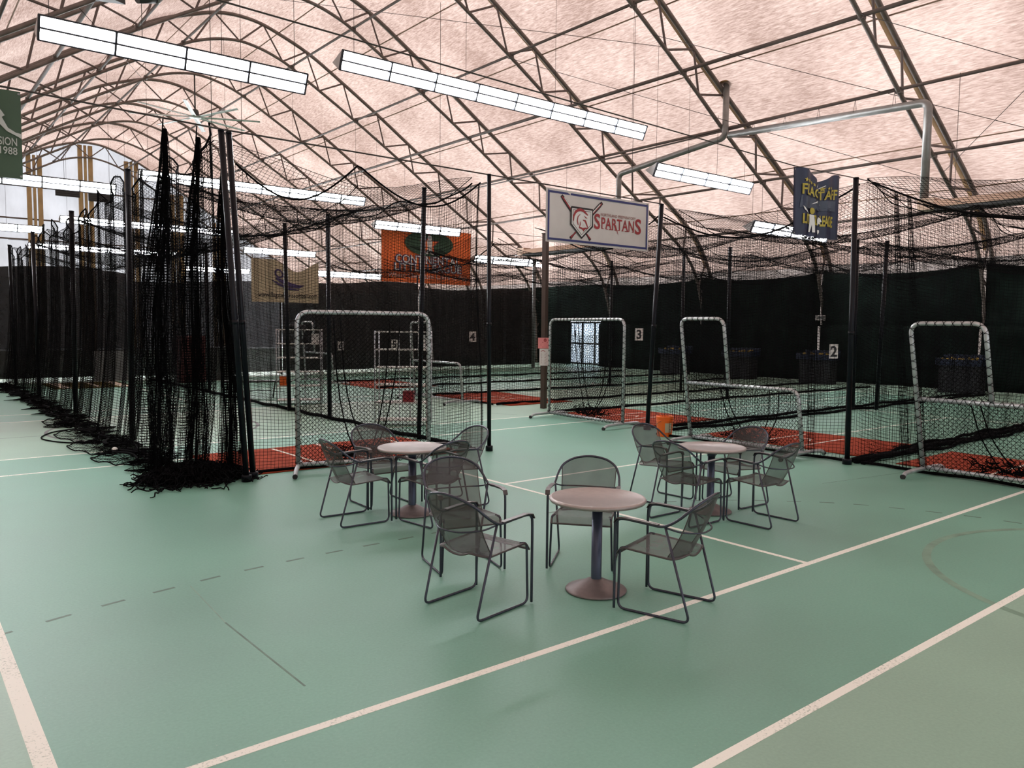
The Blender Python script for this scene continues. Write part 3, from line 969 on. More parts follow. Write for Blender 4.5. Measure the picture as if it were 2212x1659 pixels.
pole('cage_pole', (4.94, 2.30, 0), (4.92, 2.33, 4.1), 0.038, 'black pole to the right of the navy banner')
pole('cage_post', (-2.75, 10.7, 0), (-2.72, 10.7, 4.45), 0.05, 'first dark post in the left cage net, from the bunched end', foot=False)
pole('cage_post', (-2.75, 15.6, 0), (-2.72, 15.6, 4.3), 0.05, 'second dark post in the left cage net, from the bunched end', foot=False)
pole('cage_post', (-2.75, 20.6, 0), (-2.78, 20.6, 4.3), 0.05, 'third dark post in the left cage net, from the bunched end', foot=False)
pole('cage_post', (-2.75, 25.2, 0), (-2.8, 25.2, 4.3), 0.05, 'fourth dark post in the left cage net, from the bunched end', foot=False)
pole('cage_post', (1.22, 8.05, 0), (1.32, 8.05, 4.28), 0.04, 'dark post just left of the slim lone pole, by the square screen', foot=False)
pole('cage_post', (1.25, 11.58, 0), (1.25, 11.6, 4.2), 0.045, 'dark post seen through the middle of the square screen', foot=False)
pole('cage_post', (1.23, 13.6, 0), (1.16, 13.6, 4.2), 0.045, 'dark post seen beside the left edge of the square screen', foot=False)
pole('cage_post', (1.23, 19.2, 0), (1.2, 19.2, 4.2), 0.045, 'dark post far back near the beige banner', foot=False)
pole('cage_post', (12.96, 6.43, 0), (12.94, 6.48, 4.16), 0.05, 'left one of two dark posts standing close together on the right', foot=False)
pole('cage_post', (13.14, 5.92, 0), (13.2, 5.86, 4.11), 0.05, 'right one of two dark posts standing close together on the right', foot=False)
pole('cage_post', (12.4, 9.78, 0), (12.38, 9.81, 4.19), 0.05, 'dark post between the white banner and the navy banner', foot=False)
pole('cage_post', (13.0, 11.9, 0), (13.0, 11.9, 4.15), 0.045, 'dark post above the second practice screen', foot=False)
pole('cage_post', (13.0, 14.9, 0), (13.0, 14.9, 4.15), 0.045, 'dark post below the left half of the white banner', foot=False)
# brown post with two notices
bp = empty('brown_post', (6.42, 10.73, 0))
G().box((0, 0, 2.08), (0.115, 0.115, 4.16), 0.2).build('shaft', 'brownpost', bp)
G().box((0, 0, 4.17), (0.14, 0.14, 0.02), 0.2).build('cap', 'brownpost', bp)
tag(bp, 'square brown steel post with two paper notices taped on', 'post')
VW = math.radians(-38)
def plate(name, c, w, h, mat, label, cat, rz=VW, th=0.006, bend=0.0, group=None, shapes=()):
    """a thin sheet facing the viewer's side; shapes are (name, mat, [2D shapes])"""
    t = empty(name, c, rz)
    n = 8
    vs_ = []
    def mp(x, y, off): return (x, -off - bend * math.cos(x / w * PI), y)
    for i in range(n + 1):
        x = -w / 2 + w * i / n
        for z in (-h / 2, h / 2):
            vs_.append(mp(x, z, 0)); 
            vs_.append(mp(x, z, -th))
    fs_ = []
    for i in range(n):
        a, b = 4 * i, 4 * i + 4
        fs_ += [(a, b, b + 2, a + 2), (a + 1, a + 3, b + 3, b + 1), (a, a + 1, b + 1, b), (a + 2, b + 2, b + 3, a + 3)]
    fs_ += [(0, 2, 3, 1), (4 * n, 4 * n + 1, 4 * n + 3, 4 * n + 2)]
    G().add(vs_, fs_).build('sheet', mat, t)
    for nm, mt, sh in shapes:
        print2d(nm, sh, mp, mt, t, 0.003)
    return tag(t, label, cat, group)
def shift(sh, dx, dy): return [(x + dx, y + dy) for x, y in sh[0]], sh[1]
def rect(x0, y0, x1, y1): return [(x0, y0), (x1, y0), (x1, y1), (x0, y1)], [(0, 1, 2, 3)]
def ring(cx, cy, r, w, n=24, sx=1.0):
    p = [(cx + r * sx * math.cos(2 * PI * i / n), cy + r * math.sin(2 * PI * i / n)) for i in range(n + 1)]
    return stroke2d(p, w)
nrm = Vector((-0.62, -0.79, 0)) * 0.09
plate('paper_notice', (6.42 - 0.085, 10.73 - 0.095, 1.575), 0.30, 0.255, 'pinkpaper', 'pink paper notice with a red emblem, taped to the brown post', 'notice', bend=0.02,
      shapes=(('emblem', 'redprint', [ring(0.02, 0.07, 0.032, 0.016, 20, 0.8), rect(0.012, 0.05, 0.028, 0.1)]),
              ('printed_lines', 'redprint', [rect(-0.05, 0.012, 0.09, 0.02), rect(-0.09, -0.03, 0.12, -0.02), rect(-0.09, -0.062, 0.1, -0.055), rect(-0.05, -0.095, 0.08, -0.088)])))
plate('paper_notice', (6.42 - 0.085, 10.73 - 0.1, 1.24), 0.23, 0.40, 'whitepaper', 'white printed sheet taped below the pink notice', 'notice', bend=0.015,
      shapes=(('emblem', 'redprint', [stroke2d([(-0.08 + 0.1 * i / 8, 0.13 + 0.03 * math.sin(PI * i / 8)) for i in range(9)], 0.014)]),
              ('printed_lines', 'greyprint', [rect(-0.08, 0.1 - 0.022 * i, 0.075 - 0.02 * (i % 3), 0.1 - 0.022 * i + 0.006) for i in range(12)])))
# number plates hanging on the nets
def number(s_, c, w, h, lab, tilt=0.0):
    t_ = text_poly(s_, h * 1.02, h * 0.03, 0.95)
    ys = [q[1] for q in t_[0]]; cy = (min(ys) + max(ys)) / 2
    return plate('number_plate', c, w, h, 'whitepaper', lab, 'sign', shapes=(('numeral', 'blackprint', [shift(t_, 0, -cy)]),), group='cage number plates')
number('2', (11.2, 6.02, 1.46), 0.20, 0.33, 'white number plate reading 2, left of the right-hand black pole')
number('3', (8.6, 9.68, 1.80), 0.20, 0.30, 'white number plate reading 3, between the second and third practice screens')
number('4', (7.27, 14.83, 1.66), 0.20, 0.30, 'white number plate reading 4, left of the slim lone pole')
number('5', (6.55, 18.0, 1.37), 0.20, 0.30, 'white number plate reading 5, seen through the square screen')
number('6', (6.2, 21.0, 1.25), 0.20, 0.30, 'white number plate reading 6, seen through the square screen by the left shelf')

# ================================================================== PRACTICE SCREENS
def lacing(path, r, pitch, n=10):
    """helix paths wound round a tube path"""
    P = [Vector(p) for p in path]
    L_ = [0.0]
    for a, b in zip(P[:-1], P[1:]): L_.append(L_[-1] + (b - a).length)
    tot = L_[-1]; k = int(tot / pitch * n)
    outs = []
    for ph in (0, PI):
        pts = []
        up = None
        j = 0
        for i in range(k + 1):
            s_ = tot * i / k
            while j < len(P) - 2 and L_[j + 1] < s_: j += 1
            q = (s_ - L_[j]) / max(1e-6, L_[j + 1] - L_[j])
            c = P[j].lerp(P[j + 1], min(1, q)); t = (P[j + 1] - P[j]).normalized()
            if up is None: up = Vector((0, 1, 0)) if abs(t.y) < 0.9 else Vector((1, 0, 0))
            a = (up - t * up.dot(t)).normalized(); up = a
            b = t.cross(a)
            an = (1 if ph == 0 else -1) * 2 * PI * s_ / pitch + ph
            pts.append(c + (a * math.cos(an) + b * math.sin(an)) * r)
        outs.append(pts)
    return outs
def screen_foot(t, p, dirv, ln):
    """floor bar with turned-down ends and rubber tips"""
    dv = Vector(dirv).normalized(); up = Vector((0, 0, 1)); p = Vector(p)
    a = [p - dv * ln / 2 + up * 0.03, p - dv * (ln / 2 - 0.12) + up * 0.075, p + up * 0.085, p + dv * (ln / 2 - 0.12) + up * 0.075, p + dv * ln / 2 + up * 0.03]
    f = G().tube(spline(a, 6), 0.029, 10).build('foot_bar', 'screen_tube', t)
    for e, i in ((a[0], -1), (a[-1], 1)):
        G().tube([e - dv * i * 0.012, e + dv * i * 0.022], 0.0325, 10).build('rubber_tip', 'rubber', f)
def screen(name, p0, p1, kind, label, lean=0.0, leandir=(-1, 0), hgt=2.1, tall=None, low=1.03, pocket=True, cell=0.05, nr=0.0034, lace=True, extra=None):
    """p0..p1: ends on the floor; kind 'square' or 'step' (a step-shaped practice screen)"""
    p0 = Vector((*p0, 0)); p1 = Vector((*p1, 0)); w = (p1 - p0).length
    ex = (p1 - p0).normalized(); ld = Vector((*leandir, 0)).normalized()
    t = empty(name, p0)
    def mp(u, v): return ex * u + Vector((0, 0, v)) + ld * (lean * v / hgt)
    z0 = 0.10
    R_ = 0.03
    if kind == 'square':
        path = fillet([mp(0, z0), mp(0, hgt), mp(w, hgt), mp(w, z0)], 0.17, 8)
    else:
        path = fillet([mp(0, z0), mp(0, hgt), mp(tall, hgt), mp(tall, low + 0.02)], 0.15, 8)
    G().tube(path, R_, 12).build('frame', 'screen_tube', t)
    paths = [path]
    if kind == 'step':
        p2 = fillet([mp(0.02, low), mp(w, low), mp(w, z0)], 0.15, 8)
        G().tube(p2, R_, 12).build('lower_frame', 'screen_tube', t)
        paths.append(p2)
    bot = [mp(0, z0), mp(w * 0.5, z0), mp(w, z0)]
    G().tube(bot, R_ * 0.9, 12).build('bottom_rail', 'screen_tube', t)
    paths.append(bot)
    if lace:
        g = G()
        for q in paths:
            for h in lacing(q, R_ + 0.006, 0.11):
                g.tube(h, 0.0036, 4, caps=False)
        tag(g.build('lacing', 'rope', t), kind='stuff')
    nx = Vector((-ex.y, ex.x, 0))
    pd = Vector((math.cos(YAW), math.sin(YAW), 0))
    sgn = 1 if nx.dot(pd) > 0 else -1
    nxa = np.array(nx * sgn); exa = np.array(ex); lda = np.array(ld)
    bag = 0.16
    def fmap(u0_, v0_, ww, hh, bag):
        def f(U, V):
            a = np.sin(PI * np.clip(U / ww, 0, 1)) * np.sin(PI * np.clip(V / hh, 0, 1) ** 0.7)
            D = bag * a + 0.015 * np.sin(U * 9 + V * 5)
            vv = v0_ + V
            return exa * (u0_ + U)[..., None] + np.array([0, 0, 1.0]) * (vv - 0.05 * a)[..., None] + lda * (lean * vv / hgt)[..., None] + nxa * D[..., None]
        return f
    if kind == 'square':
        diamond_net('net', fmap(0.0, z0, w, hgt - z0, bag), w, hgt - z0, cell, nr, t)
    else:
        diamond_net('net', fmap(0.0, z0, w, low - z0, bag * 0.8), w, low - z0, cell, nr, t)
        diamond_net('net', fmap(0.0, low, tall, hgt - low, bag * 0.5), tall, hgt - low, cell, nr, t)
    if pocket:
        # slack black ropes and gathered netting hanging inside the frame
        g = G()
        hz = hgt if kind == 'square' else low
        for (u0_, u1_, top, dep) in ((0.28, 0.72, 0.97, 0.93), (0.33, 0.80, 0.97, 0.86)):
            pts = []
            for i in range(17):
                q = i / 16
                u_ = w * (u0_ + (u1_ - u0_) * q)
                v_ = hz * top - dep * hz * math.sin(PI * q) ** 0.55 * 0.98
                pts.append(mp(u_, max(0.16, v_)) + nx * sgn * (0.14 + 0.05 * math.sin(q * 9)))
            g.tube(pts, 0.009, 5)
        for k in range(60):
            u_ = w * (0.3 + 0.4 * random.random()); q0 = mp(u_, 0.14 + 0.05 * random.random()) + nx * sgn * 0.15
            pts = [q0]
            for j in range(6):
                q0 = q0 + ex * random.uniform(-0.09, 0.09) + Vector((0, 0, random.uniform(-0.03, 0.06))) + nx * sgn * random.uniform(-0.03, 0.05)
                q0.z = min(max(q0.z, 0.06), 0.45)
                pts.append(q0.copy())
            g.tube(spline(pts, 3), 0.0065, 4)
        tag(g.build('gathered_net', 'rope', t), kind='stuff')
    return t, ex, mp
t, ex, mp = screen('square_screen', (-1.73, 6.33), (0.05, 5.93), 'square', '', hgt=2.12, cell=0.045)
screen_foot(t, (0, 0, 0), (-0.225 - 0.3, -0.974, 0), 0.95); screen_foot(t, tuple(ex * 1.824), (-0.225 - 0.3, -0.974, 0), 0.95)
tag(t, 'large square practice screen with grey tube frame behind the left table', 'screen', 'batting practice screens')
t, ex, mp = screen('square_screen', (5.36, 9.33), (5.24, 7.03), 'square', '', hgt=2.12)
screen_foot(t, (0, 0, 0), (1, 0.05, 0), 1.1); screen_foot(t, tuple(ex * 2.3), (1, 0.05, 0), 1.1)
tag(t, 'square practice screen under the white banner, right of the brown post', 'screen', 'batting practice screens')
t, ex, mp = screen('step_screen', (4.86, 5.07), (4.90, 2.98), 'step', '', lean=0.22, leandir=(-0.6, 0.8), tall=0.86, hgt=2.12)
screen_foot(t, (0, 0, 0), (1, -0.02, 0), 1.15); screen_foot(t, tuple(ex * 2.09), (1, -0.02, 0), 1.15)
tag(t, 'step-shaped practice screen with a tall left half, behind the right table', 'screen', 'batting practice screens')
t, ex, mp = screen('step_screen', (5.03, 1.26), (5.06, -0.95), 'step', '', lean=0.25, leandir=(-0.6, 0.8), tall=0.92, hgt=2.05)
screen_foot(t, (0, 0, 0), (1, -0.02, 0), 1.15); screen_foot(t, tuple(ex * 2.2), (1, -0.02, 0), 1.15)
tag(t, 'step-shaped practice screen cut off by the right edge', 'screen', 'batting practice screens')
t, ex, mp = screen('step_screen', (5.3, 14.75), (5.32, 12.55), 'step', '', lean=0.15, tall=0.95, hgt=2.05, cell=0.07, nr=0.003, lace=False, pocket=False)
screen_foot(t, (0, 0, 0), (1, 0, 0), 1.1); screen_foot(t, tuple(ex * 2.2), (1, 0, 0), 1.1)
tag(t, 'step-shaped practice screen seen behind the square screen and right shelf', 'screen', 'batting practice screens')
t, ex, mp = screen('step_screen', (5.4, 22.0), (5.42, 19.9), 'step', '', lean=0.15, tall=0.85, hgt=2.05, cell=0.07, nr=0.003, lace=False, pocket=False)
screen_foot(t, (0, 0, 0), (1, 0, 0), 1.1); screen_foot(t, tuple(ex * 2.1), (1, 0, 0), 1.1)
tag(t, 'farthest step-shaped practice screen, behind the left shelf', 'screen', 'batting practice screens')

# ================================================================== TURF MATS
def turf(name, x0, y0, x1, y1, mat, lab, lines, th=0.012, ripple=0.0, group='red batting mats'):
    t = empty(name, ((x0 + x1) / 2, (y0 + y1) / 2, 0))
    hx, hy = (x1 - x0) / 2, (y1 - y0) / 2
    n = 16
    vs_ = []; fs_ = []
    def zz(u, v): return th + ripple * max(0, math.sin(u * 7 + v * 2)) * (0.4 + 0.6 * abs(v))
    for i in range(n + 1):
        for j in range(n + 1):
            u, v = -1 + 2 * i / n, -1 + 2 * j / n
            vs_.append((u * hx, v * hy, zz(u, v)))
    fs_ = [(i * (n + 1) + j, (i + 1) * (n + 1) + j, (i + 1) * (n + 1) + j + 1, i * (n + 1) + j + 1) for i in range(n) for j in range(n)]
    b = len(vs_)
    vs_ += [(-hx, -hy, 0), (hx, -hy, 0), (hx, hy, 0), (-hx, hy, 0)]
    fs_ += [tuple([b, b + 1] + [i * (n + 1) for i in range(n, -1, -1)]), tuple([b + 2, b + 3] + [i * (n + 1) + n for i in range(n + 1)]),
            tuple([b + 1, b + 2] + [n * (n + 1) + j for j in range(n, -1, -1)]), tuple([b + 3, b] + [j for j in range(n + 1)]), (b + 3, b + 2, b + 1, b)]
    G().add(vs_, fs_, True).build('turf', mat, t)
    for (a, c, w_) in lines:
        a = Vector((*a, 0)); c = Vector((*c, 0)); k = 10
        nn = (c - a).normalized(); nn = Vector((-nn.y, nn.x, 0)) * w_ / 2
        vs2 = []
        for i in range(k + 1):
            p = a.lerp(c, i / k)
            z = zz(p.x / hx, p.y / hy) + 0.004
            vs2 += [(p.x - nn.x, p.y - nn.y, z), (p.x + nn.x, p.y + nn.y, z)]
        G().add(vs2, [(2 * i, 2 * i + 2, 2 * i + 3, 2 * i + 1) for i in range(k)]).build('painted_line', 'turfwhite', t)
    return tag(t, lab, 'mat', group)
BX = lambda hx: [((-hx + 0.02, 0.38), (hx - 0.35, 0.38), 0.05), ((-hx + 0.02, -0.38), (hx - 0.35, -0.38), 0.05), ((-0.15, 0.16), (0.12, -0.02), 0.03), ((-0.15, -0.16), (0.12, -0.02), 0.03)]
turf('batting_mat', -2.5, 6.45, 1.05, 8.45, 'redturf', 'red batting mat behind the left table, inside the left cage', [((-0.50, -0.97), (-0.56, 0.9), 0.05), ((0.27, -0.97), (0.2, 0.96), 0.05), ((-1.72, -0.97), (-1.74, 0.3), 0.05), ((1.4, -0.97), (1.4, 0.9), 0.05)])
turf('batting_mat', 5.85, 6.85, 8.0, 9.68, 'redturf', 'red batting mat behind the second square screen', BX(1.07))
turf('batting_mat', 5.75, 2.5, 7.75, 5.55, 'redturf', 'red batting mat behind the step-shaped screen and right pole', BX(1.0))
turf('batting_mat', 5.55, -1.3, 7.45, 1.88, 'redturf', 'red batting mat at the right edge of the picture', BX(0.95))
turf('batting_mat', 6.1, 11.6, 8.2, 15.1, 'redturf', 'red rippled batting mat left of the brown post', BX(1.05), ripple=0.03)
turf('batting_mat', 5.9, 17.9, 8.1, 21.6, 'redturf', 'farthest red batting mat, behind the shelves', BX(1.1), ripple=0.02)
turf('hitting_mat', -2.1, 22.6, 0.1, 25.2, 'oliveturf', 'olive turf mat with pale stripes far behind the left cage net', [((-0.75, -1.2), (-0.75, 1.2), 0.28), ((0.15, -0.9), (0.15, 1.2), 0.1), ((0.85, -1.2), (0.85, 1.2), 0.28)], group='olive mats')
turf('hitting_mat', -5.6, 22.0, -3.75, 24.2, 'oliveturf', 'olive turf mat with a pale border at the far left edge', [((-0.9, -1.05), (0.9, -1.05), 0.1), ((0.85, -1.0), (0.85, 1.05), 0.1), ((-0.85, -1.0), (-0.85, 1.05), 0.1)], group='olive mats')

# bucket
bk = empty('bucket', (5.05, 5.82, 0), 0.4)
G().lathe([(0, 0.0), (0.13, 0.0), (0.133, 0.01), (0.151, 0.30), (0.153, 0.305), (0.153, 0.325), (0.158, 0.33), (0.158, 0.36), (0.154, 0.372), (0.148, 0.37), (0.146, 0.3), (0.128, 0.02), (0, 0.02)], n=32).build('pail', 'orange', bk)
for z in (0.285, 0.315): G().lathe([(0.150, z), (0.1585, z), (0.1585, z + 0.008), (0.150, z + 0.008)], n=32).build('rib', 'orange', bk)
g = G()
for a0, a1, z0, z1 in ((200, 250, 0.08, 0.25), (300, 318, 0.08, 0.25)):
    vs_ = []
    for i in range(9):
        a = math.radians(a0 + (a1 - a0) * i / 8)
        for z in (z0, z1):
            R_ = 0.1345 + 0.0165 * (z / 0.3) + 0.0015 + 0.002
            vs_.append((R_ * math.cos(a), R_ * math.sin(a), z))
    g.add(vs_, [(2 * i, 2 * i + 2, 2 * i + 3, 2 * i + 1) for i in range(8)])
g.build('label', 'beige', bk)
G().tube(spline([(0.155 * math.cos(a), 0.155 * math.sin(a) * 0.98 - 0.0, 0.30 - 0.10 * math.sin(a)) for a in [PI * i / 8 for i in range(9)]], 2), 0.003, 5).build('handle', 'wire', bk)
tag(bk, 'orange plastic bucket on the floor by the black banner pole', 'bucket')

# ================================================================== SHELVES AND CLUTTER
def wire_shelf(loc, rz, label, w=1.05, dp=0.45, h=1.85, tiers=6):
    t = empty('wire_shelf', loc, rz)
    for x in (-w / 2, w / 2):
        for y in (-dp / 2, dp / 2):
            G().tube([(x, y, 0), (x, y, h)], 0.013, 6).build('post', 'wireshelf', t)
    for x in (-0.12, 0.1):
        G().tube([(x, dp / 2, 0.1), (x, dp / 2, h)], 0.008, 6).build('back_rod', 'wireshelf', t)
    for i in range(tiers):
        z = 0.1 + (h - 0.12) * i / (tiers - 1)
        G().box((0, 0, z), (w - 0.01, dp - 0.01, 0.022)).build('shelf', 'shelfboard', t)
    return tag(t, label, 'shelf', 'wire shelf units')
wire_shelf((2.05, 9.95, 0), math.radians(-40), 'tall wire shelf unit seen through the right half of the square screen')
wire_shelf((2.1, 15.0, 0), math.radians(-30), 'tall wire shelf unit to the left of the square screen frame')
def blob_bag(name, loc, size, mat, label, cat, seed=0):
    r_ = random.Random(seed)
    bm = bmesh.new(); bmesh.ops.create_icosphere(bm, subdivisions=3, radius=1)
    for v in bm.verts:
        n_ = v.co.normalized()
        k = 1 + 0.12 * math.sin(5 * n_.x + seed) * math.sin(4 * n_.z + 2 * seed) + r_.uniform(-0.03, 0.03)
        v.co = Vector((n_.x * k * size[0], n_.y * k * size[1], max(-0.85, n_.z * k) * size[2]))
    zmin = min(v.co.z for v in bm.verts)
    for v in bm.verts: v.co.z -= zmin
    me = bpy.data.meshes.new(name); bm.to_mesh(me); bm.free()
    for p in me.polygons: p.use_smooth = True
    t = empty(name, loc)
    link('body', me, mat, t)
    G().tube(spline([(-size[0] * 0.5, 0, size[2] * 1.5), (0, 0, size[2] * 2.25), (size[0] * 0.5, 0, size[2] * 1.5)], 5), 0.012, 5).build('strap', mat, t)
    return tag(t, label, cat)
ztop = 0.1 + (1.85 - 0.12); z4 = 0.1 + 1.73 * 4 / 5 + 0.012; z3 = 0.1 + 1.73 * 3 / 5 + 0.012
blob_bag('equipment_bag', (2.0, 14.95, ztop + 0.012), (0.24, 0.16, 0.07), 'bag', 'black equipment bag on top of the left shelf', 'bag', 1)
blob_bag('equipment_bag', (1.86, 15.08, z4), (0.12, 0.12, 0.12), 'bag', 'black bag on the upper left of the left shelf', 'bag', 2)
blob_bag('equipment_bag', (2.22, 14.9, z4), (0.08, 0.1, 0.13), 'bag', 'slim black bag in the middle of the upper left shelf', 'bag', 3)
def crate(name, loc, s, mat, label, cat, rz=0.0):
    t = empty(name, loc, rz)
    G().box((0, 0, s[2] * 0.42), (s[0], s[1], s[2] * 0.84)).build('body', mat, t)
    G().box((0, 0, s[2] * 0.92), (s[0] * 1.05, s[1] * 1.05, s[2] * 0.16)).build('lid', mat, t)
    return tag(t, label, cat)
z1 = 0.1 + 1.73 * 1 / 5 + 0.012
crate('orange_tub', (1.79, 15.17, z1), (0.22, 0.24, 0.22), 'orange', 'orange tub on a lower board of the left shelf', 'tub', math.radians(-30))
crate('white_box', (2.42, 14.79, z4), (0.16, 0.18, 0.24), 'whitepaper', 'small white box at the right end of the left shelf', 'box', math.radians(-30))
z1b = 0.1 + 1.73 * 1 / 5 + 0.012
crate('red_tub', (2.13, 9.88, z1b), (0.20, 0.22, 0.21), 'redprint', 'red tub on the second board of the right shelf', 'tub', math.radians(-40))
crate('white_box', (2.38, 9.67, 0.1 + 1.73 * 4 / 5 + 0.012), (0.12, 0.16, 0.28), 'whitepaper', 'narrow white box at the right end of the right shelf', 'box', math.radians(-40))
# low bench left of the left shelf
bn = empty('bench', (0.95 + 0.75, 17.2, 0), math.radians(-20))
G().box((0, 0, 0.43), (1.5, 0.3, 0.045)).build('seat', 'darkbox', bn)
for x in (-0.55, 0.55):
    for y in (-0.13, 0.13):
        G().tube([(x - 0.06 * (1 if x < 0 else -1), y * 0.6, 0.42), (x, y, 0)], 0.016, 6).build('leg', 'darkbox', bn)
G().tube([(-0.5, 0, 0.18), (0.5, 0, 0.18)], 0.012, 6).build('stretcher', 'darkbox', bn)
tag(bn, 'low dark bench standing left of the left shelf', 'bench')
crate('maroon_cabinet', (2.05, 23.6, 0), (0.75, 0.5, 1.55), 'maroon', 'tall maroon cabinet behind the leaning poles', 'cabinet', 0.2)
crate('dark_locker', (3.2, 24.4, 0), (0.9, 0.5, 1.15), 'darkbox', 'dark low locker behind the left shelf', 'cabinet', 0.1)
crate('grey_locker', (0.1, 25.75, 0), (1.1, 0.4, 1.0), 'greypost', 'grey low cabinet behind the bunched net', 'cabinet', 0.0)
ld_ = empty('ladder', (3.05, 22.4, 0), 0.3)
for x in (-0.2, 0.2):
    G().tube([(x, 0.9, 0), (x * 0.8, -0.3, 2.0)], 0.025, 6).build('rail', 'darkbox', ld_)
for i in range(6):
    q = (i + 1) / 7
    G().tube([(-0.2 + 0.04 * q, 0.9 - 1.2 * q, 2.0 * q), (0.2 - 0.04 * q, 0.9 - 1.2 * q, 2.0 * q)], 0.014, 6).build('rung', 'darkbox', ld_)
tag(ld_, 'dark slanting ladder frame near the maroon cabinet', 'ladder')
# blue ball carts along the right curtain
gb = G(); 
bm = bmesh.new(); bmesh.ops.create_icosphere(bm, subdivisions=2, radius=0.045)
BALL = bpy.data.meshes.new('ball'); bm.to_mesh(BALL); bm.free()
for p in BALL.polygons: p.use_smooth = True
BALLW = BALL.copy(); BALL.materials.append(M['yellowball']); BALLW.materials.append(M['whiteball'])
carts = [(18.4, 'blue ball cart far behind the black banner pole'), (15.1, 'blue ball cart seen inside the tall half of the third screen'), (11.8, 'blue ball cart left of the number 2 plate'), (6.9, 'blue ball cart seen through the rightmost screen')]
for y, lab in carts:
    t = empty('ball_cart', (20.6, y, 0))
    g = G()
    for q in (-0.66, 0.66): g.box((0, q, 1.0), (0.62, 0.04, 0.22))
    for q in (-0.3, 0.3): g.box((q, 0, 0.98), (0.04, 1.36, 0.18))
    g.box((0, 0, 0.89), (0.62, 1.36, 0.03))
    g.build('bin', 'bluebin', t)
    G().box((0.02, 0, 0.44), (0.5, 1.2, 0.86)).build('cabinet', 'bag', t)
    G().box((0.31, -0.0, 1.14), (0.04, 1.36, 0.16)).build('back_board', 'bluebin', t)
    tag(t, lab, 'cart', 'blue ball carts along the curtain')
    r_ = random.Random(int(y * 10))
    for k in range(10):
        o = bpy.data.objects.new('ball', BALL)
        o.location = (20.6 + r_.uniform(-0.2, 0.1), y - 0.55 + 1.1 * k / 9 + r_.uniform(-0.03, 0.03), 1.06 + r_.uniform(0, 0.05)); COL.objects.link(o)
        tag(o, 'yellow ball in the ' + lab.replace('blue ball cart ', 'blue cart '), 'ball', 'yellow balls in the carts')
for (x, y, lab) in ((12.9, 15.6, 'white ball on the floor under the second square screen'), (14.6, 13.2, 'white ball on the green floor behind the third practice screen'), (-3.3, 9.4, 'small white ball beside the bunched net')):
    o = bpy.data.objects.new('ball', BALLW); o.location = (x, y, 0.045); COL.objects.link(o)
    tag(o, lab, 'ball', 'loose white balls')
# ================================================================== NETS
def rope(name, pts, r, parent, n=5):
    return G().tube(pts, r, n).build(name, 'rope', parent)
def scallop(s_, pitch, depth, ph=0.0):
    return depth * np.abs(np.sin(PI * (s_ + ph) / pitch))

# --- left cage: long side net hung from hooks, slack on the floor
t = empty('cage_net', (-2.75, 6.6, 0))
UL = 19.2
def zt_left(Y): return 4.42 - scallop(Y, 1.55, 0.42) - 0.12 * np.sin(Y * 0.9) - 0.012 * Y
def f_left(U, V):
    zt = zt_left(U); z = zt - V
    amp = 0.05 + 0.09 * np.clip(V / 3.5, 0, 1)
    fold = np.sin(2 * PI * U / 0.62 + 0.8 * np.sin(U * 0.7)) + 0.6 * np.sin(2 * PI * U / 1.9 + 1.0)
    x = amp * fold - 0.26 * np.clip((V - 1.5) / 3.0, 0, 1) ** 2
    s = np.clip(-z, 0, None)
    x = x - 0.20 * np.sin(s * PI / 0.55) - 0.10 * np.clip(s, 0, 1) * (1 + np.sin(U * 2.1)) + 0.1 * np.sin(U * 5 + s * 7) * (s > 0)
    zz = np.where(z > 0.02, z, 0.012 + 0.07 * np.abs(np.sin(U * 3.3 + s * 5)) * np.clip(1 - s, 0.2, 1))
    y = U + 0.12 * np.sin(2 * PI * U / 0.62) * np.clip(V / 3, 0, 1) + 0.08 * np.sin(s * 9)
    return np.stack([x, y, zz], axis=-1)
net('netting', f_left, UL, 5.5, 0.045, 0.0037, t, ustep=0.12, vstep=0.18)
us = np.linspace(0, UL, 160)
rope('top_rope', [tuple(p) for p in f_left(us, us * 0)], 0.014, t)
for dx, ph in ((0.05, 0.0), (0.0, 1.0), (-0.06, 2.0), (-0.14, 3.0), (-0.22, 4.0), (-0.3, 5.0)):
    rope('bottom_rope', [(-0.24 + dx * 0.75 + 0.09 * math.sin(u * 2.1 + ph) + 0.05 * math.sin(u * 6.3), u, 0.03 + 0.02 * math.sin(u * 4 + ph)) for u in us], 0.017, t, 5)
tag(t, 'long black side net of the left cage, trailing on the floor', 'net', 'black cage nets')
# trailing loops of slack net in front of it
t2 = empty('slack_net', (-3.2, 8.0, 0))
for (yy, xx, a, b) in ((1.9, -0.25, 0.32, 0.85), (3.4, -0.22, 0.3, 0.9), (0.6, -0.15, 0.35, 0.6), (5.6, -0.15, 0.25, 0.8)):
    def f_lobe(U, V, yy=yy, xx=xx, a=a, b=b):
        th_ = U / 1.2 * 2 * PI; q = V / 0.45
        return np.stack([xx + a * q * np.cos(th_) * (1 + 0.2 * np.sin(3 * th_)), yy + b * q * np.sin(th_), 0.012 + 0.03 * np.abs(np.sin(4 * th_ + 3 * q))], axis=-1)
    net('netting', f_lobe, 1.2, 0.45, 0.045, 0.003, t2, ustep=0.05, vstep=0.1)
    rope('hem_rope', [tuple(p) for p in f_lobe(np.linspace(0, 1.2, 40), np.full(40, 0.45))], 0.01, t2)
rope('hem_rope', spline([(-0.1, 2.4, 0.02), (-0.55, 2.9, 0.015), (-0.75, 3.6, 0.015), (-0.5, 4.3, 0.015), (-0.1, 4.6, 0.02)], 6), 0.012, t2)
tag(t2, 'loops of slack black net spread on the floor beside the left cage', 'net')

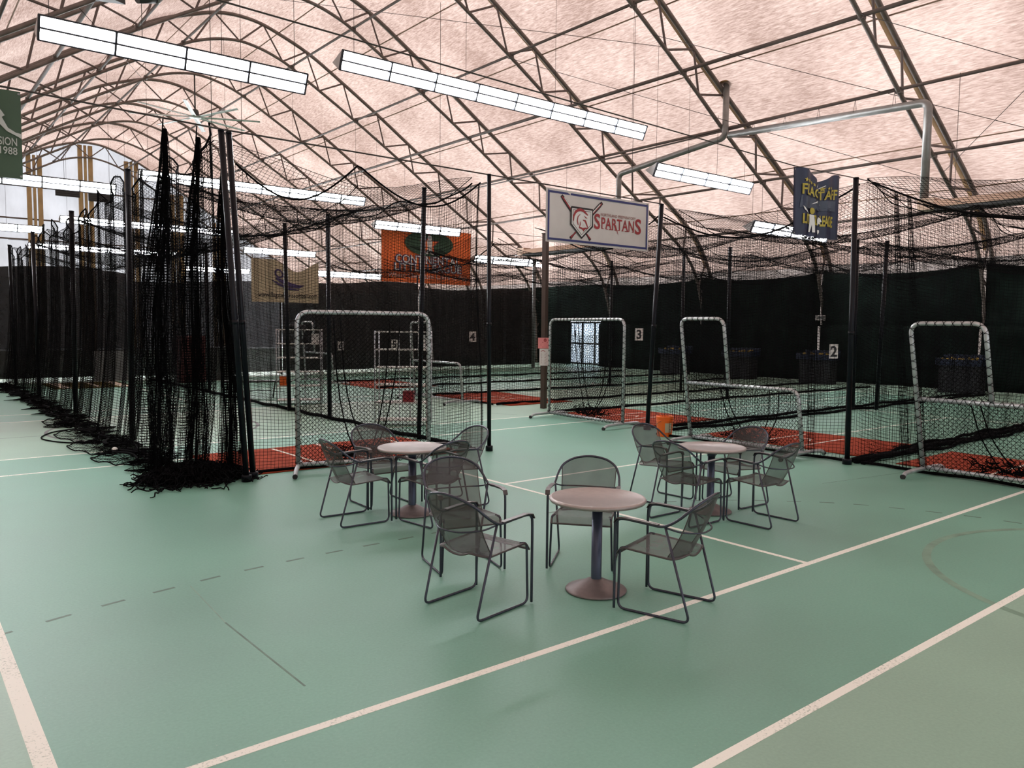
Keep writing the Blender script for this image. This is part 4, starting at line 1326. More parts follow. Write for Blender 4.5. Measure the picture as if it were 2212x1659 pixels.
# --- left cage: bunched front net, three gathered columns and a heap on the floor
t = empty('bunched_net', (-3.0, 6.75, 0))
rng2 = random.Random(3)
for (tx, ty, tz, bx, by, R0, seed) in ((-0.33, -0.35, 4.22, -0.36, 0.15, 0.17, 1), (0.05, -0.35, 4.18, 0.12, 0.25, 0.15, 2), (0.36, -0.35, 3.86, 0.45, -0.2, 0.11, 3)):
    def f_b(U, V, a=(tx, ty, tz), b=(bx, by), R0=R0, seed=seed, ul=2.6):
        th_ = U / ul * 2 * PI
        h = np.clip(V / a[2], 0, 1)
        R_ = 0.022 + R0 * np.clip(h * 2.4, 0, 1) ** 0.85 * (0.85 + 0.25 * h)
        R_ = R_ * (0.62 + 0.34 * np.sin(5 * th_ + seed + 1.5 * np.sin(V * 1.1)) + 0.22 * np.sin(11 * th_ + seed * 2))
        cx = a[0] + (b[0] - a[0]) * h + 0.03 * np.sin(V * 1.7 + seed); cy = a[1] + (b[1] - a[1]) * h
        return np.stack([cx + R_ * np.cos(th_), cy + R_ * np.sin(th_), np.maximum(a[2] - V, 0.02)], axis=-1)
    net('netting', f_b, 2.6, tz - 0.02, 0.033, 0.0033, t, ustep=0.06, vstep=0.16)
    rope('hook_rope', [(tx, ty, tz - 0.05), (tx, ty - 0.05, tz + 0.12)], 0.008, t)
# loose sheets of net between the columns
def f_mid(U, V):
    z = np.maximum(3.6 - scallop(U, 0.42, 0.35) - V, 0.03)
    return np.stack([-0.62 + U * 0.85 + 0.05 * np.sin(U * 9), 0.05 - 0.2 * U + 0.1 * np.sin(U * 14 + V * 0.6), z], axis=-1)
net('netting', f_mid, 1.25, 3.6, 0.045, 0.0028, t, ustep=0.06, vstep=0.2)
# heap
g = G()
for k in range(620):
    cx = -0.02 + 0.48 * max(-1.05, min(1.1, rng2.gauss(0.0, 0.6))); cy = -0.18 + rng2.gauss(0, 0.2)
    q = Vector((cx, cy, 0.0))
    pts = []
    hd = rng2.uniform(0, 2 * PI)
    for j in range(7):
        rr_h = max(0.0, 1 - (q.x / 0.75) ** 2 - ((q.y + 0.15) / 0.5) ** 2)
        pts.append((q.x, q.y, 0.006 + (0.05 + 0.19 * rr_h) * rng2.random()))
        hd += rng2.uniform(-0.9, 0.9)
        q = q + Vector((math.cos(hd), math.sin(hd), 0)) * 0.055
    g.tube(spline(pts, 2), 0.008, 4, caps=False)
for k in range(8):
    g.tube(spline([(-0.55 + 0.02 * k, -0.25 + 0.02 * k, 0.03), (-0.3, -0.42 + 0.05 * k, 0.05 + 0.01 * k), (0.1, -0.36 + 0.04 * k, 0.04), (0.55, -0.45 + 0.05 * k, 0.02)], 6), 0.02, 5)
tag(g.build('floor_heap', 'rope', t), kind='stuff')
tag(t, 'black front net bunched into hanging columns beside the leaning poles', 'net', 'black cage nets')

# --- left cage: right side, front and roof nets
t = empty('cage_net', (1.2, 6.5, 0))
def f_lr(U, V):
    z = 4.15 - scallop(U, 2.2, 0.18) - V
    return np.stack([0.05 * np.sin(U * 2.3) * (V / 4) + 0.03 * np.sin(U * 7), U, np.maximum(z, 0.02)], axis=-1)
net('netting', f_lr, 19.0, 4.15, 0.055, 0.0026, t, ustep=0.3, vstep=0.35)
us = np.linspace(0, 19.0, 90)
rope('top_rope', [tuple(p) for p in f_lr(us, us * 0)], 0.012, t)
rope('bottom_rope', [(0.03 * math.sin(u * 2), u, 0.045 + 0.01 * math.sin(u * 5)) for u in us], 0.036, t, 6)
tag(t, 'black side net between the left cage and the wire shelves', 'net', 'black cage nets')
t = empty('cage_net', (-2.45, 6.48, 0))
XP = np.array([0, 1.73, 3.83]); ZP = np.array([3.95, 4.17, 4.22])
def f_lf(U, V):
    seg = np.interp(U, XP, np.arange(3.0)); q = seg % 1.0
    zt = np.interp(U, XP, ZP) - 0.5 * np.sin(PI * q) * np.where(seg > 1, 1.0, 0.9)
    z = zt * (1 - V / 4.2)
    return np.stack([U - 0.05 * np.sin(V * 1.3), 0.06 * np.sin(U * 6 + 1) * (V / 4) + 0.1 * np.sin(U * 1.5), np.maximum(z, 0.015)], axis=-1)
net('netting', f_lf, 3.75, 4.2, 0.048, 0.0024, t, ustep=0.12, vstep=0.25)
us = np.linspace(0, 3.75, 60)
rope('top_rope', [tuple(p) for p in f_lf(us, us * 0)], 0.013, t)
rope('bottom_rope', [(u, 0.04 * math.sin(u * 4), 0.03) for u in us], 0.02, t)
rope('hem_rope', [tuple(p) for p in f_lf(np.full(30, 3.72), np.linspace(0, 4.2, 30))], 0.01, t)
tag(t, 'black front net of the left cage hanging behind the square screen', 'net', 'black cage nets')
def roof_net(x0, x1, y0, y1, axis, z, sag, label, cell, r, pitch=3.8, cross=None):
    t = empty('roof_net', (x0, y0, z))
    lu = (y1 - y0) if axis == 'y' else (x1 - x0); lv = (x1 - x0) if axis == 'y' else (y1 - y0)
    def f(U, V):
        q = V / lv
        zz = -sag * np.sin(PI * q) * (0.65 + 0.35 * np.abs(np.sin(PI * U / pitch))) - 0.22 * np.abs(np.sin(PI * U / pitch)) + 0.05 * np.sin(U * 3.1 + V * 2.2)
        return np.stack([V, U, zz], axis=-1) if axis == 'y' else np.stack([U, V, zz], axis=-1)
    net('netting', f, lu, lv, cell, r, t, ustep=0.3, vstep=0.3)
    us = np.linspace(0, lu, 80)
    for vv in (0.0, lv * 0.5, lv):
        rope('edge_rope', [tuple(p) for p in f(us, us * 0 + vv)], 0.0065, t)
    k = 0.0
    while k <= lu:
        rope('cross_rope', [tuple(p) for p in f(np.full(16, min(k, lu)), np.linspace(0, lv, 16))], 0.004, t)
        k += pitch
    return tag(t, label, 'net', 'sagging cage roof nets')
roof_net(-2.7, 1.2, 6.5, 25.3, 'y', 4.2, 0.42, 'sagging black roof net of the left cage', 0.06, 0.0028, 3.1)
# --- right-hand cages: dividers running away from the viewer
DIV = [(2.25, 5.1, 20.4, 'black divider net behind the right pole, with slack along the floor', 0.06, 0.5),
       (6.12, 5.7, 20.4, 'black divider net at the foot of the banner pole, nearer of a close pair', 0.065, 0.0),
       (6.52, 5.7, 20.4, 'black divider net at the foot of the banner pole, farther of a close pair', 0.065, 0.0),
       (9.75, 5.9, 20.4, 'black divider net behind the second square screen', 0.07, 0.0),
       (11.9, 5.9, 20.4, 'black divider net behind the brown post', 0.075, 0.0),
       (14.95, 5.7, 20.4, 'black divider net behind the step-shaped screen near the right shelf', 0.08, 0.0),
       (18.1, 6.0, 20.4, 'second farthest black divider net, behind both wire shelves', 0.09, 0.0),
       (21.1, 6.0, 20.4, 'farthest black divider net, close to the dark divider screens', 0.09, 0.0)]
for (yy, x0, x1, lab, cell, slack) in DIV:
    t = empty('cage_net', (x0, yy, 0)); lu = x1 - x0; ph = yy * 1.3
    def f_d(U, V, ph=ph, slack=slack):
        zt = 4.1 - scallop(U, 3.85, 0.32) + 0.05 * np.sin(U * 2.7 + ph)
        z = zt - V
        s = np.clip(-z, 0, None)
        y = 0.05 * np.sin(U * 1.9 + ph) * V / 4 + 0.03 * np.sin(U * 6 + ph) + (0.22 * np.sin(s * PI / 0.3) + 0.06 * np.sin(U * 8)) * (s > 0)
        return np.stack([U, y, np.where(z > 0.02, z, 0.012 + 0.05 * np.abs(np.sin(U * 4 + s * 6)))], axis=-1)
    net('netting', f_d, lu, 4.1 + slack, cell, 0.0028 + (cell - 0.06) * 0.03, t, ustep=0.3, vstep=0.3)
    us = np.linspace(0, lu, 80)
    rope('top_rope', [tuple(p) for p in f_d(us, us * 0)], 0.008, t)
    rope('bottom_rope', [(u, 0.03 * math.sin(u * 2 + ph), 0.035 + 0.012 * math.sin(u * 3)) for u in us], 0.03 if not slack else 0.045, t, 6)
    if slack:
        for q in (0.14, 0.26, -0.12):
            rope('bottom_rope', [(u, q * (0.4 + 0.6 * min(1, u / 3)) + 0.06 * math.sin(u * 2.3 + q * 9), 0.03 + 0.02 * math.sin(u * 5 + q * 20)) for u in us], 0.03, t, 6)
    tag(t, lab, 'net', 'black cage nets')
for (y0, y1, lab, cell) in ((-1.9, 2.2, 'sagging black roof net at the right edge', 0.06), (2.3, 6.05, 'sagging black roof net between the right pole and banner pole', 0.065),
                            (6.58, 9.7, 'sagging black roof net right of the white banner', 0.07), (11.95, 14.9, 'sagging black roof net under the white banner', 0.08), (18.1, 21.1, 'sagging black roof net below the orange banner', 0.09)):
    roof_net(5.2 if y0 > 2 else 5.0, 20.4, y0, y1, 'x', 4.08, 0.32 if y0 < 10 else 0.28, lab, cell, 0.003, 3.85)
# hanging front nets of the right-hand cages
def front_net(x, y0, y1, ztop0, ztop1, sag, label, cell=0.05, bunch=None):
    t = empty('front_net', (x, y0, 0)); lu = abs(y1 - y0); sg = 1 if y1 > y0 else -1
    def f(U, V):
        q = U / lu
        zt = ztop0 + (ztop1 - ztop0) * q - sag * np.sin(PI * q)
        z = zt * (1 - V / 4.1)
        pull = 0.0
        return np.stack([0.06 * np.sin(U * 5 + 1) * V / 4 + 0.02 * np.sin(U * 11), sg * (U + 0.05 * np.sin(V * 1.4)), np.maximum(z, 0.015)], axis=-1)
    net('netting', f, lu, 4.1, cell, 0.0025, t, ustep=0.12, vstep=0.25)
    us = np.linspace(0, lu, 40)
    rope('top_rope', [tuple(p) for p in f(us, us * 0)], 0.014, t)
    rope('bottom_rope', [(0.05 * math.sin(u * 5), sg * u, 0.025) for u in us], 0.022, t)
    if bunch:
        for b_ in bunch:
            def fb(U, V, b_=b_):
                th_ = U / 0.6 * 2 * PI
                R_ = 0.02 + 0.05 * np.clip(V / 2, 0, 1) * (0.7 + 0.4 * np.sin(5 * th_ + V))
                zt = ztop0 + (ztop1 - ztop0) * (b_[0] / lu) - sag * math.sin(PI * b_[0] / lu)
                yc = b_[0] + (b_[1] - b_[0]) * V / 4.1
                return np.stack([0.03 + R_ * np.cos(th_), sg * yc + R_ * np.sin(th_), np.maximum(zt * (1 - V / 4.1), 0.02)], axis=-1)
            net('gathered_netting', fb, 0.6, 4.1, 0.06, 0.003, t, ustep=0.08, vstep=0.25)
    return tag(t, label, 'net', 'hanging front nets')
front_net(5.08, 2.36, 6.0, 4.05, 3.95, 0.55, 'black front net between the step-shaped screen and right pole', bunch=((0.7, 0.62),))
front_net(5.12, 2.18, -1.9, 4.05, 3.9, 0.62, 'black front net right of the right pole, with gathered strips', bunch=((0.32, 0.62), (0.5, 0.85)))
front_net(5.72, 6.66, 9.65, 4.1, 4.0, 0.5, 'black front net behind the second square screen', cell=0.055)
front_net(5.85, 12.0, 14.85, 4.0, 4.0, 0.45, 'black front net behind the farther step-shaped screen', cell=0.07)
# ropes carrying nets and banners
cable('support_cable', [(-10.3, 6.14, 4.45), (-4.7, 6.18, 4.33), (-2.7, 6.19, 4.27), (1.4, 6.33, 4.28), (5.62, 6.5, 4.3)], 0.011, 'black cable from pole to pole above the left cage and white banner')
cable('support_cable', [(-10.3, 2.28, 4.35), (3.3, 2.3, 4.06), (4.92, 2.33, 4.11), (13.2, 2.3, 4.2)], 0.007, 'thin wire carrying the navy banner to the right pole')
cable('support_cable', [(-2.75, 10.7, 4.45), (1.25, 11.6, 4.25), (12.96, 11.8, 4.2)], 0.007, 'thin wire crossing the left cage behind the beige banner')

# ================================================================== LIGHT FIXTURES
M['fin'] = pbr('grey_fin', (0.045, 0.047, 0.055), 0.7, 0, 0.1, 4, 0.1)
M['reflector'] = pbr('white_reflector', (0.75, 0.73, 0.66), 0.4, 0, 0.05, 4)
SEC = 1.205
gl_ = G(); gl_.box((0, 0, 0), (SEC - 0.085, 0.02, 0.122)); ME_LAMP = gl_.mesh('lamp_strip'); ME_LAMP.materials.append(M['tube'])
def make_light(nsec):
    t = empty('light_fixture'); L_ = SEC * nsec; h = L_ / 2
    A, B, C_ = (-0.085, 0.185), (0.085, -0.185), (0.38, 0.03)
    g = G()
    vs_ = [(s_ * h, y, z) for s_ in (-1, 1) for (y, z) in (A, C_, B)]
    g.add(vs_, [(0, 3, 4, 1), (1, 4, 5, 2), (0, 1, 2), (5, 4, 3)]).build('housing', 'housing', t)
    e1 = Vector((0, B[0] - A[0], B[1] - A[1])); n_ = Vector((0, -e1.z, e1.y)).normalized()
    if n_.y > 0: n_ = -n_
    def fp(x, q, o): return tuple(Vector((x, A[0], A[1])) + e1 * q + n_ * o)
    G().add([fp(-h, 0, 0), fp(h, 0, 0), fp(h, 1, 0), fp(-h, 1, 0)], [(0, 1, 2, 3)]).build('reflector', 'reflector', t)
    ang = math.atan2(e1.y, -e1.z)
    for i in range(nsec):
        xc = -h + SEC * (i + 0.5)
        for q in (0.25, 0.75):
            o = link('lamp_strip', ME_LAMP, None, t); o.location = fp(xc, q, 0.015); o.rotation_euler = (ang, 0, 0)
    for i in range(nsec + 1):
        xc = -h + SEC * i + (0.012 if i == 0 else -0.012 if i == nsec else 0)
        G().add([fp(xc - 0.018, 0, 0), fp(xc + 0.018, 0, 0), fp(xc + 0.018, 1, 0), fp(xc - 0.018, 1, 0), fp(xc - 0.018, 0, 0.06), fp(xc + 0.018, 0, 0.06), fp(xc + 0.018, 1, 0.06), fp(xc - 0.018, 1, 0.06)],
                [(4, 5, 6, 7), (0, 1, 5, 4), (1, 2, 6, 5), (2, 3, 7, 6), (3, 0, 4, 7)]).build('fin', 'fin', t)
    for q0, q1 in ((-0.03, 0.03), (0.465, 0.535), (0.97, 1.03)):
        G().add([fp(-h, q0, 0), fp(h, q0, 0), fp(h, q1, 0), fp(-h, q1, 0), fp(-h, q0, 0.06), fp(h, q0, 0.06), fp(h, q1, 0.06), fp(-h, q1, 0.06)],
                [(4, 5, 6, 7), (0, 1, 5, 4), (1, 2, 6, 5), (2, 3, 7, 6), (3, 0, 4, 7)]).build('rail', 'fin', t)
    G().box((0, 0.10, 0.19), (min(1.5, L_ * 0.4), 0.12, 0.06)).build('ballast_box', 'darkbox', t)
    return t
proto = {4: make_light(4), 8: make_light(8)}
used = {4: False, 8: False}
rows = [(-4.6, 'in the row behind the viewpoint', 0.0), (12.3, 'in the nearest row', 0.0), (29.2, 'in the second row', 0.0), (46.0, 'in the third row', 0.0), (58.0, 'in the last row, by the end wall', -0.55)]
slots = [(-6.75, 5.82, 4, 'leftmost'), (-1.3, 6.95, 4, 'left of the ridge'), (6.72, 7.62, 8, 'long middle'), (14.45, 6.65, 4, 'right of the middle'), (19.4, 5.42, 4, 'rightmost')]
for (yy, rl, dz) in rows:
    for (xc, z, ns, sl) in slots:
        if yy > 50 and ns == 4 and xc < 0: continue
        o = proto[ns] if not used[ns] else copy_tree(proto[ns]); used[ns] = True
        o.location = (xc + (0.75 if (yy == 29.2 and xc > 19) else 0.0), yy, z + dz)
        for ch in [c for c in o.children if c.name.startswith('hanger')]: bpy.data.objects.remove(ch)
        tag(o, f'{sl} white fluorescent light fixture {rl}', 'light', 'hanging fluorescent light fixtures')
for o in [q for q in bpy.data.objects if q.name.startswith('light_fixture')]:
    L_ = SEC * (8 if 'long' in o['label'] else 4)
    for q in (-0.46, -0.15, 0.15, 0.46):
        x = o.location.x + q * L_
        top = low_at(x) if (-9 < x < 21) else 6.5
        G().tube([(q * L_, 0.12, 0.12), (q * L_, 0.12, max(0.3, top - o.location.z))], 0.006, 4).build('hanger', 'wire', o)

# ================================================================== BANNERS
def banner(name, c, w, h, mat, label, wave=0.0, prints=(), drape=None, th=0.006, grommets=True):
    t = empty(name, c)
    def mp(x, y, off):
        dy = wave * math.sin(x / w * 9 + 1.0) * (0.6 + 0.4 * math.sin(y / h * 3)) if wave else 0
        z = y
        if drape: z, dy = drape(x, y, dy)
        return (x, dy - off, z)
    nx, ny = 28, 12
    vs_ = []; fs_ = []
    for o_ in (0.0, -th):
        for i in range(nx + 1):
            for j in range(ny + 1):
                vs_.append(mp(-w / 2 + w * i / nx, -h / 2 + h * j / ny, o_))
    K = (nx + 1) * (ny + 1)
    for i in range(nx):
        for j in range(ny):
            a = i * (ny + 1) + j
            fs_.append((a, a + ny + 1, a + ny + 2, a + 1)); fs_.append((K + a, K + a + 1, K + a + ny + 2, K + a + ny + 1))
    G().add(vs_, fs_, True).build('cloth', mat, t)
    for nm, mt, sh, off in prints:
        print2d(nm, sh, mp, mt, t, off)
    if grommets:
        for sx in (-1, 1):
            for sy in (-1, 1):
                p = mp(sx * (w / 2 - 0.02 * w), sy * (h / 2 - 0.03 * h), 0.004)
                G().tube([p, (p[0], p[1] - 0.004, p[2])], 0.012 * max(1, w / 3), 8).build('grommet', 'duct', t)
    return tag(t, label, 'banner')
def fit(s_, x0, x1, y0, y1, bold=0.0, spacing=1.0):
    vs_, fs_ = text_poly(s_, 1.0, bold, 1.0, spacing)
    ax0 = min(p[0] for p in vs_); ax1 = max(p[0] for p in vs_); ay0 = min(p[1] for p in vs_); ay1 = max(p[1] for p in vs_)
    return [(x0 + (p[0] - ax0) / (ax1 - ax0) * (x1 - x0), y0 + (p[1] - ay0) / (ay1 - ay0) * (y1 - y0)) for p in vs_], fs_
def frame2d(w, h, inset, th):
    x, y = w / 2 - inset, h / 2 - inset
    return [rect(-x, -y, x, -y + th), rect(-x, y - th, x, y), rect(-x, -y + th, -x + th, y - th), rect(x - th, -y + th, x, y - th)]
def star(cx, cy, r, rot=PI / 2, k=5, inner=0.42):
    return poly2d([(cx + (r if i % 2 == 0 else r * inner) * math.cos(rot + PI * i / k), cy + (r if i % 2 == 0 else r * inner) * math.sin(rot + PI * i / k)) for i in range(2 * k)])
def ell(cx, cy, a, b, n=40): return poly2d([(cx + a * math.cos(2 * PI * i / n), cy + b * math.sin(2 * PI * i / n)) for i in range(n)])
def bat(p, q, w0, w1):
    """a bat drawn from knob p to barrel end q"""
    pts = [(p[0] + (q[0] - p[0]) * i / 10, p[1] + (q[1] - p[1]) * i / 10) for i in range(11)]
    return stroke2d(pts, [w0 * 1.7, w0, w0, w0, w0 * 1.05, w0 * 1.3, w1 * 0.8, w1 * 0.92, w1, w1, w1 * 0.8])
# white team banner
# (serif strokes added to the big letters)
big = fit('PARTAN', 0.03, 0.86, -0.12, 0.075, 0.012, 1.05)
bigS = [fit('S', -0.15, 0.0, -0.145, 0.125, 0.02), fit('S', 0.885, 1.05, -0.155, 0.125, 0.02)]
serif = [rect(x - 0.028, -0.128, x + 0.028, -0.116) for x in (0.062, 0.165, 0.245, 0.30, 0.385, 0.46, 0.56, 0.645, 0.70, 0.83)] + [poly2d([(0.345, -0.03), (0.39, -0.03), (0.465, -0.215)])]
pent = [(-0.71, 0.175), (-0.20, 0.175), (-0.20, -0.11), (-0.455, -0.325), (-0.71, -0.11), (-0.71, 0.175)]
pin = [(-0.665, 0.135), (-0.245, 0.135), (-0.245, -0.095), (-0.455, -0.27), (-0.665, -0.095), (-0.665, 0.135)]
helm = [stroke2d([(-0.655, -0.05), (-0.65, 0.03), (-0.615, 0.095), (-0.56, 0.135), (-0.49, 0.15), (-0.42, 0.135), (-0.36, 0.1), (-0.315, 0.07)], [0.018, 0.035, 0.045, 0.048, 0.046, 0.04, 0.03, 0.015]),
        stroke2d([(-0.545, -0.11), (-0.565, -0.04), (-0.55, 0.03), (-0.5, 0.075)], [0.02, 0.024, 0.018, 0.006]),
        stroke2d([(-0.40, 0.055), (-0.37, 0.03), (-0.33, 0.015)], [0.005, 0.02, 0.005]),
        stroke2d([(-0.43, -0.02), (-0.375, -0.03), (-0.345, -0.08), (-0.315, -0.14)], [0.012, 0.036, 0.03, 0.02]),
        stroke2d([(-0.49, -0.05), (-0.495, -0.1), (-0.515, -0.15), (-0.43, -0.17), (-0.36, -0.155), (-0.30, -0.15)], [0.012, 0.02, 0.03, 0.036, 0.03, 0.012]),
        poly2d([(-0.45, -0.17), (-0.37, -0.165), (-0.415, -0.215)])]
banner('team_banner', (3.91, 6.42, 3.81), 2.52, 0.88, 'bannerwhite', 'white vinyl banner with blue border, crossed bats and red SPARTANS lettering', wave=0.006, prints=(
    ('border', 'navyprint', frame2d(2.52, 0.88, 0.035, 0.036), 0.006),
    ('bat', 'blackprint', [bat((-0.235, -0.345), (-0.93, 0.345), 0.032, 0.075)], 0.007), ('bat', 'blackprint', [bat((-0.715, -0.35), (0.045, 0.325), 0.032, 0.075)], 0.008),
    ('bat_stripe', 'redprint', [bat((-0.245, -0.325), (-0.92, 0.33), 0.018, 0.026), bat((-0.705, -0.335), (0.03, 0.31), 0.018, 0.026)], 0.011),
    ('bat_highlight', 'printwhite', [stroke2d([(-0.585, 0.03), (-0.87, 0.315)], 0.018), stroke2d([(-0.29, 0.045), (-0.01, 0.29)], 0.018)], 0.013),
    ('plate_ground', 'printwhite', [poly2d(pent[:-1])], 0.013),
    ('plate_outline', 'blackprint', [stroke2d(pent, 0.034), stroke2d(pin, 0.01)], 0.015),
    ('helmet', 'redprint', helm, 0.017),
    ('lettering', 'redprint', [big] + bigS + serif, 0.008),
    ('small_lettering', 'greyprint', [fit('NORTHLAND PREPARATORY', 0.01, 0.9, 0.096, 0.146, 0.012)], 0.008)))
# big orange banner hung from the roof
outl = [('Where Champions Come to Play', -2.25, 2.35, -1.17, -0.83, 0.0)]
banner('league_banner', (15.32, 29.75, 5.4), 5.2, 2.66, 'orange_dark', 'large orange banner with green oval and red star, hung from the roof', wave=0.03, prints=(
    ('oval', 'greenprint', [ell(0.05, 0.62, 1.42, 0.62)], 0.05),
    ('star', 'redprint', [star(0.05, 0.58, 0.62)], 0.065), ('star_face', 'orange_dark', [star(0.05, 0.58, 0.5)], 0.075),
    ('player', 'printwhite', [ell(0.07, 0.9, 0.13, 0.14, 16), poly2d([(-0.1, 0.78), (0.22, 0.78), (0.2, 0.35), (0.28, 0.1), (0.12, 0.1), (0.07, 0.3), (-0.02, 0.1), (-0.16, 0.1), (-0.06, 0.4)])], 0.085),
    ('letter_outline', 'purpleprint', [fit('CONTINENTAL', -1.92, 1.92, -0.42, 0.03, 0.06, 1.05), fit('LITTLE LEAGUE', -1.98, 2.02, -0.8, -0.37, 0.06, 1.05)], 0.05),
    ('lettering', 'printwhite', [fit('CONTINENTAL', -1.86, 1.86, -0.385, -0.005, 0.008, 1.05), fit('LITTLE LEAGUE', -1.92, 1.96, -0.765, -0.405, 0.008, 1.05)], 0.065),
    ('motto', 'printwhite', [fit('Where Champions Come to Play', -2.3, 2.35, -1.18, -0.86, 0.0)], 0.05)))
# beige web-address banner, sagging top edge
KB = 0.565
def scl(sh): return [([(x * KB, y * KB) for x, y in q[0]], q[1]) for q in sh]
def drape_b(x, y, dy):
    q = (y + 0.8) / 1.6
    return y - 0.42 * q * q * math.sin(PI * min(1, max(0, (x + 0.55) / 2.0))) ** 2, dy
banner('web_banner', (6.13, 25.4, 3.6), 2.65, 1.6, 'beige', 'beige cloth banner with purple emblem and web address, sagging top', wave=0.03, drape=drape_b, prints=(
    ('web_address', 'blackprint', scl([fit('www.flagstaffgirlssoftball.com', -1.95, 2.2, -1.18, -0.75, 0.01)]), 0.05),
    ('emblem', 'purpleprint', scl([stroke2d([(-0.75, 0.2), (-0.2, 0.02), (0.4, -0.12), (0.9, -0.2), (1.25, -0.12)], [0.1, 0.34, 0.36, 0.3, 0.05]), ring(-0.5, 0.55, 0.26, 0.12), stroke2d([(-1.0, 0.05), (-0.5, -0.2), (0.2, -0.42), (0.9, -0.5)], [0.05, 0.16, 0.2, 0.05])]), 0.05)))
cable('support_cable', [(-2.8, 25.4, 4.5), (4.82, 25.42, 4.42), (7.44, 25.42, 4.4), (13.0, 25.4, 4.5)], 0.006, 'thin wire carrying the beige banner')
# navy banner by the right pole
def drape_n(x, y, dy):
    q = (y + 0.435) / 0.87
    sag = 0.13 * q ** 3 * math.sin(PI * min(1, max(0, (x + 0.38) / 0.8))) ** 2
    f_ = 0.035 * math.sin(x * 11 + 0.8) * (0.4 + 0.6 * q) + 0.02 * math.sin(x * 23)
    return y - sag, f_
def dens(sh, k=2):
    """split every face so flat print follows the folds"""
    vs_, fs_ = sh
    bm = bmesh.new(); vv = [bm.verts.new((x, y, 0)) for x, y in vs_]
    for f in fs_:
        try: bm.faces.new([vv[i] for i in f])
        except ValueError: pass
    bmesh.ops.triangulate(bm, faces=bm.faces[:])
    for _ in range(k):
        es = [e for e in bm.edges if e.calc_length() > 0.05]
        if es: bmesh.ops.subdivide_edges(bm, edges=es, cuts=1)
        bmesh.ops.triangulate(bm, faces=bm.faces[:])
    bm.verts.index_update()
    r_ = [(v.co.x, v.co.y) for v in bm.verts], [tuple(v.index for v in f.verts) for f in bm.faces]
    bm.free()
    return r_
D = lambda L_: [dens(q, 3) for q in L_]
banner('league_pennant', (3.83, 2.27, 3.62), 1.03, 0.87, 'navyvinyl', 'navy banner with gold FLAGSTAFF lettering left of the right pole', drape=drape_n, prints=(
    ('lettering', 'yellowprint', D([fit('FLAGSTAFF', -0.40, 0.41, 0.095, 0.235, 0.02, 1.0)]), 0.02),
    ('lower_lettering', 'yellowprint', D([fit('LITTLE', -0.38, 0.04, -0.28, -0.15, 0.03, 0.92), fit('LEAGUE', 0.1, 0.36, -0.28, -0.13, 0.03, 0.9)]), 0.012),
    ('star', 'yellowprint', D([star(-0.34 + 0.065 * i, 0.285, 0.032) for i in range(4)] + [star(0.13, 0.275, 0.05), star(0.22, 0.265, 0.028), star(0.28, 0.26, 0.026)]), 0.012),
    ('script', 'printwhite', D([stroke2d([(-0.09, 0.265), (-0.06, 0.33), (-0.03, 0.36), (-0.05, 0.27), (0.02, 0.33), (0.03, 0.275), (0.12, 0.31), (0.17, 0.325)], 0.012)]), 0.012),
    ('mountain_sky', 'greyblue', D([poly2d([(-0.42, -0.08), (-0.2, 0.0), (0.0, 0.07), (0.14, 0.02), (0.3, -0.03), (0.40, -0.06), (0.4, 0.08), (-0.4, 0.08)])]), 0.008),
    ('snow', 'printwhite', D([poly2d([(-0.19, -0.01), (-0.02, 0.075), (0.1, 0.02), (0.03, 0.025), (-0.02, 0.015), (-0.06, 0.03)]), poly2d([(-0.38, -0.05), (-0.26, -0.15), (-0.36, -0.1)])]), 0.014),
    ('player_head', 'yellowprint', D([ell(-0.17, -0.1, 0.045, 0.045, 14)]), 0.018),
    ('player', 'printwhite', D([poly2d([(-0.22, -0.15), (-0.13, -0.15), (-0.11, -0.25), (-0.1, -0.38), (-0.15, -0.38), (-0.16, -0.28), (-0.19, -0.38), (-0.23, -0.38), (-0.21, -0.25)])]), 0.016),
    ('ball_spark', 'printwhite', D([star(0.065, -0.215, 0.06, k=8, inner=0.5)]), 0.016),
    ('home_plate', 'printwhite', D([poly2d([(0.03, -0.33), (0.09, -0.33), (0.09, -0.36), (0.06, -0.39), (0.03, -0.36)])]), 0.014)))
# green banner cut off by the left edge
banner('championship_banner', (-5.16, 6.15, 3.86), 0.78, 0.88, 'greenbanner', 'green banner with pale lettering ending in 1988, cut off at the left edge', wave=0.014, prints=(
    ('figure', 'silver', [poly2d([(-0.2, 0.30), (-0.02, 0.42), (0.12, 0.36), (0.22, 0.22), (0.245, 0.18), (0.22, 0.16), (0.27, 0.06), (0.34, 0.02), (0.385, 0.015), (0.385, -0.035), (0.36, -0.02), (0.26, 0.025), (0.2, 0.09), (0.1, 0.1), (-0.1, 0.02), (-0.25, 0.1)])], 0.02),
    ('lettering', 'silver', [fit('DIVISION', 0.055, 0.345, -0.115, -0.035, 0.008), fit('1988', 0.195, 0.345, -0.205, -0.13, 0.008)], 0.02)))

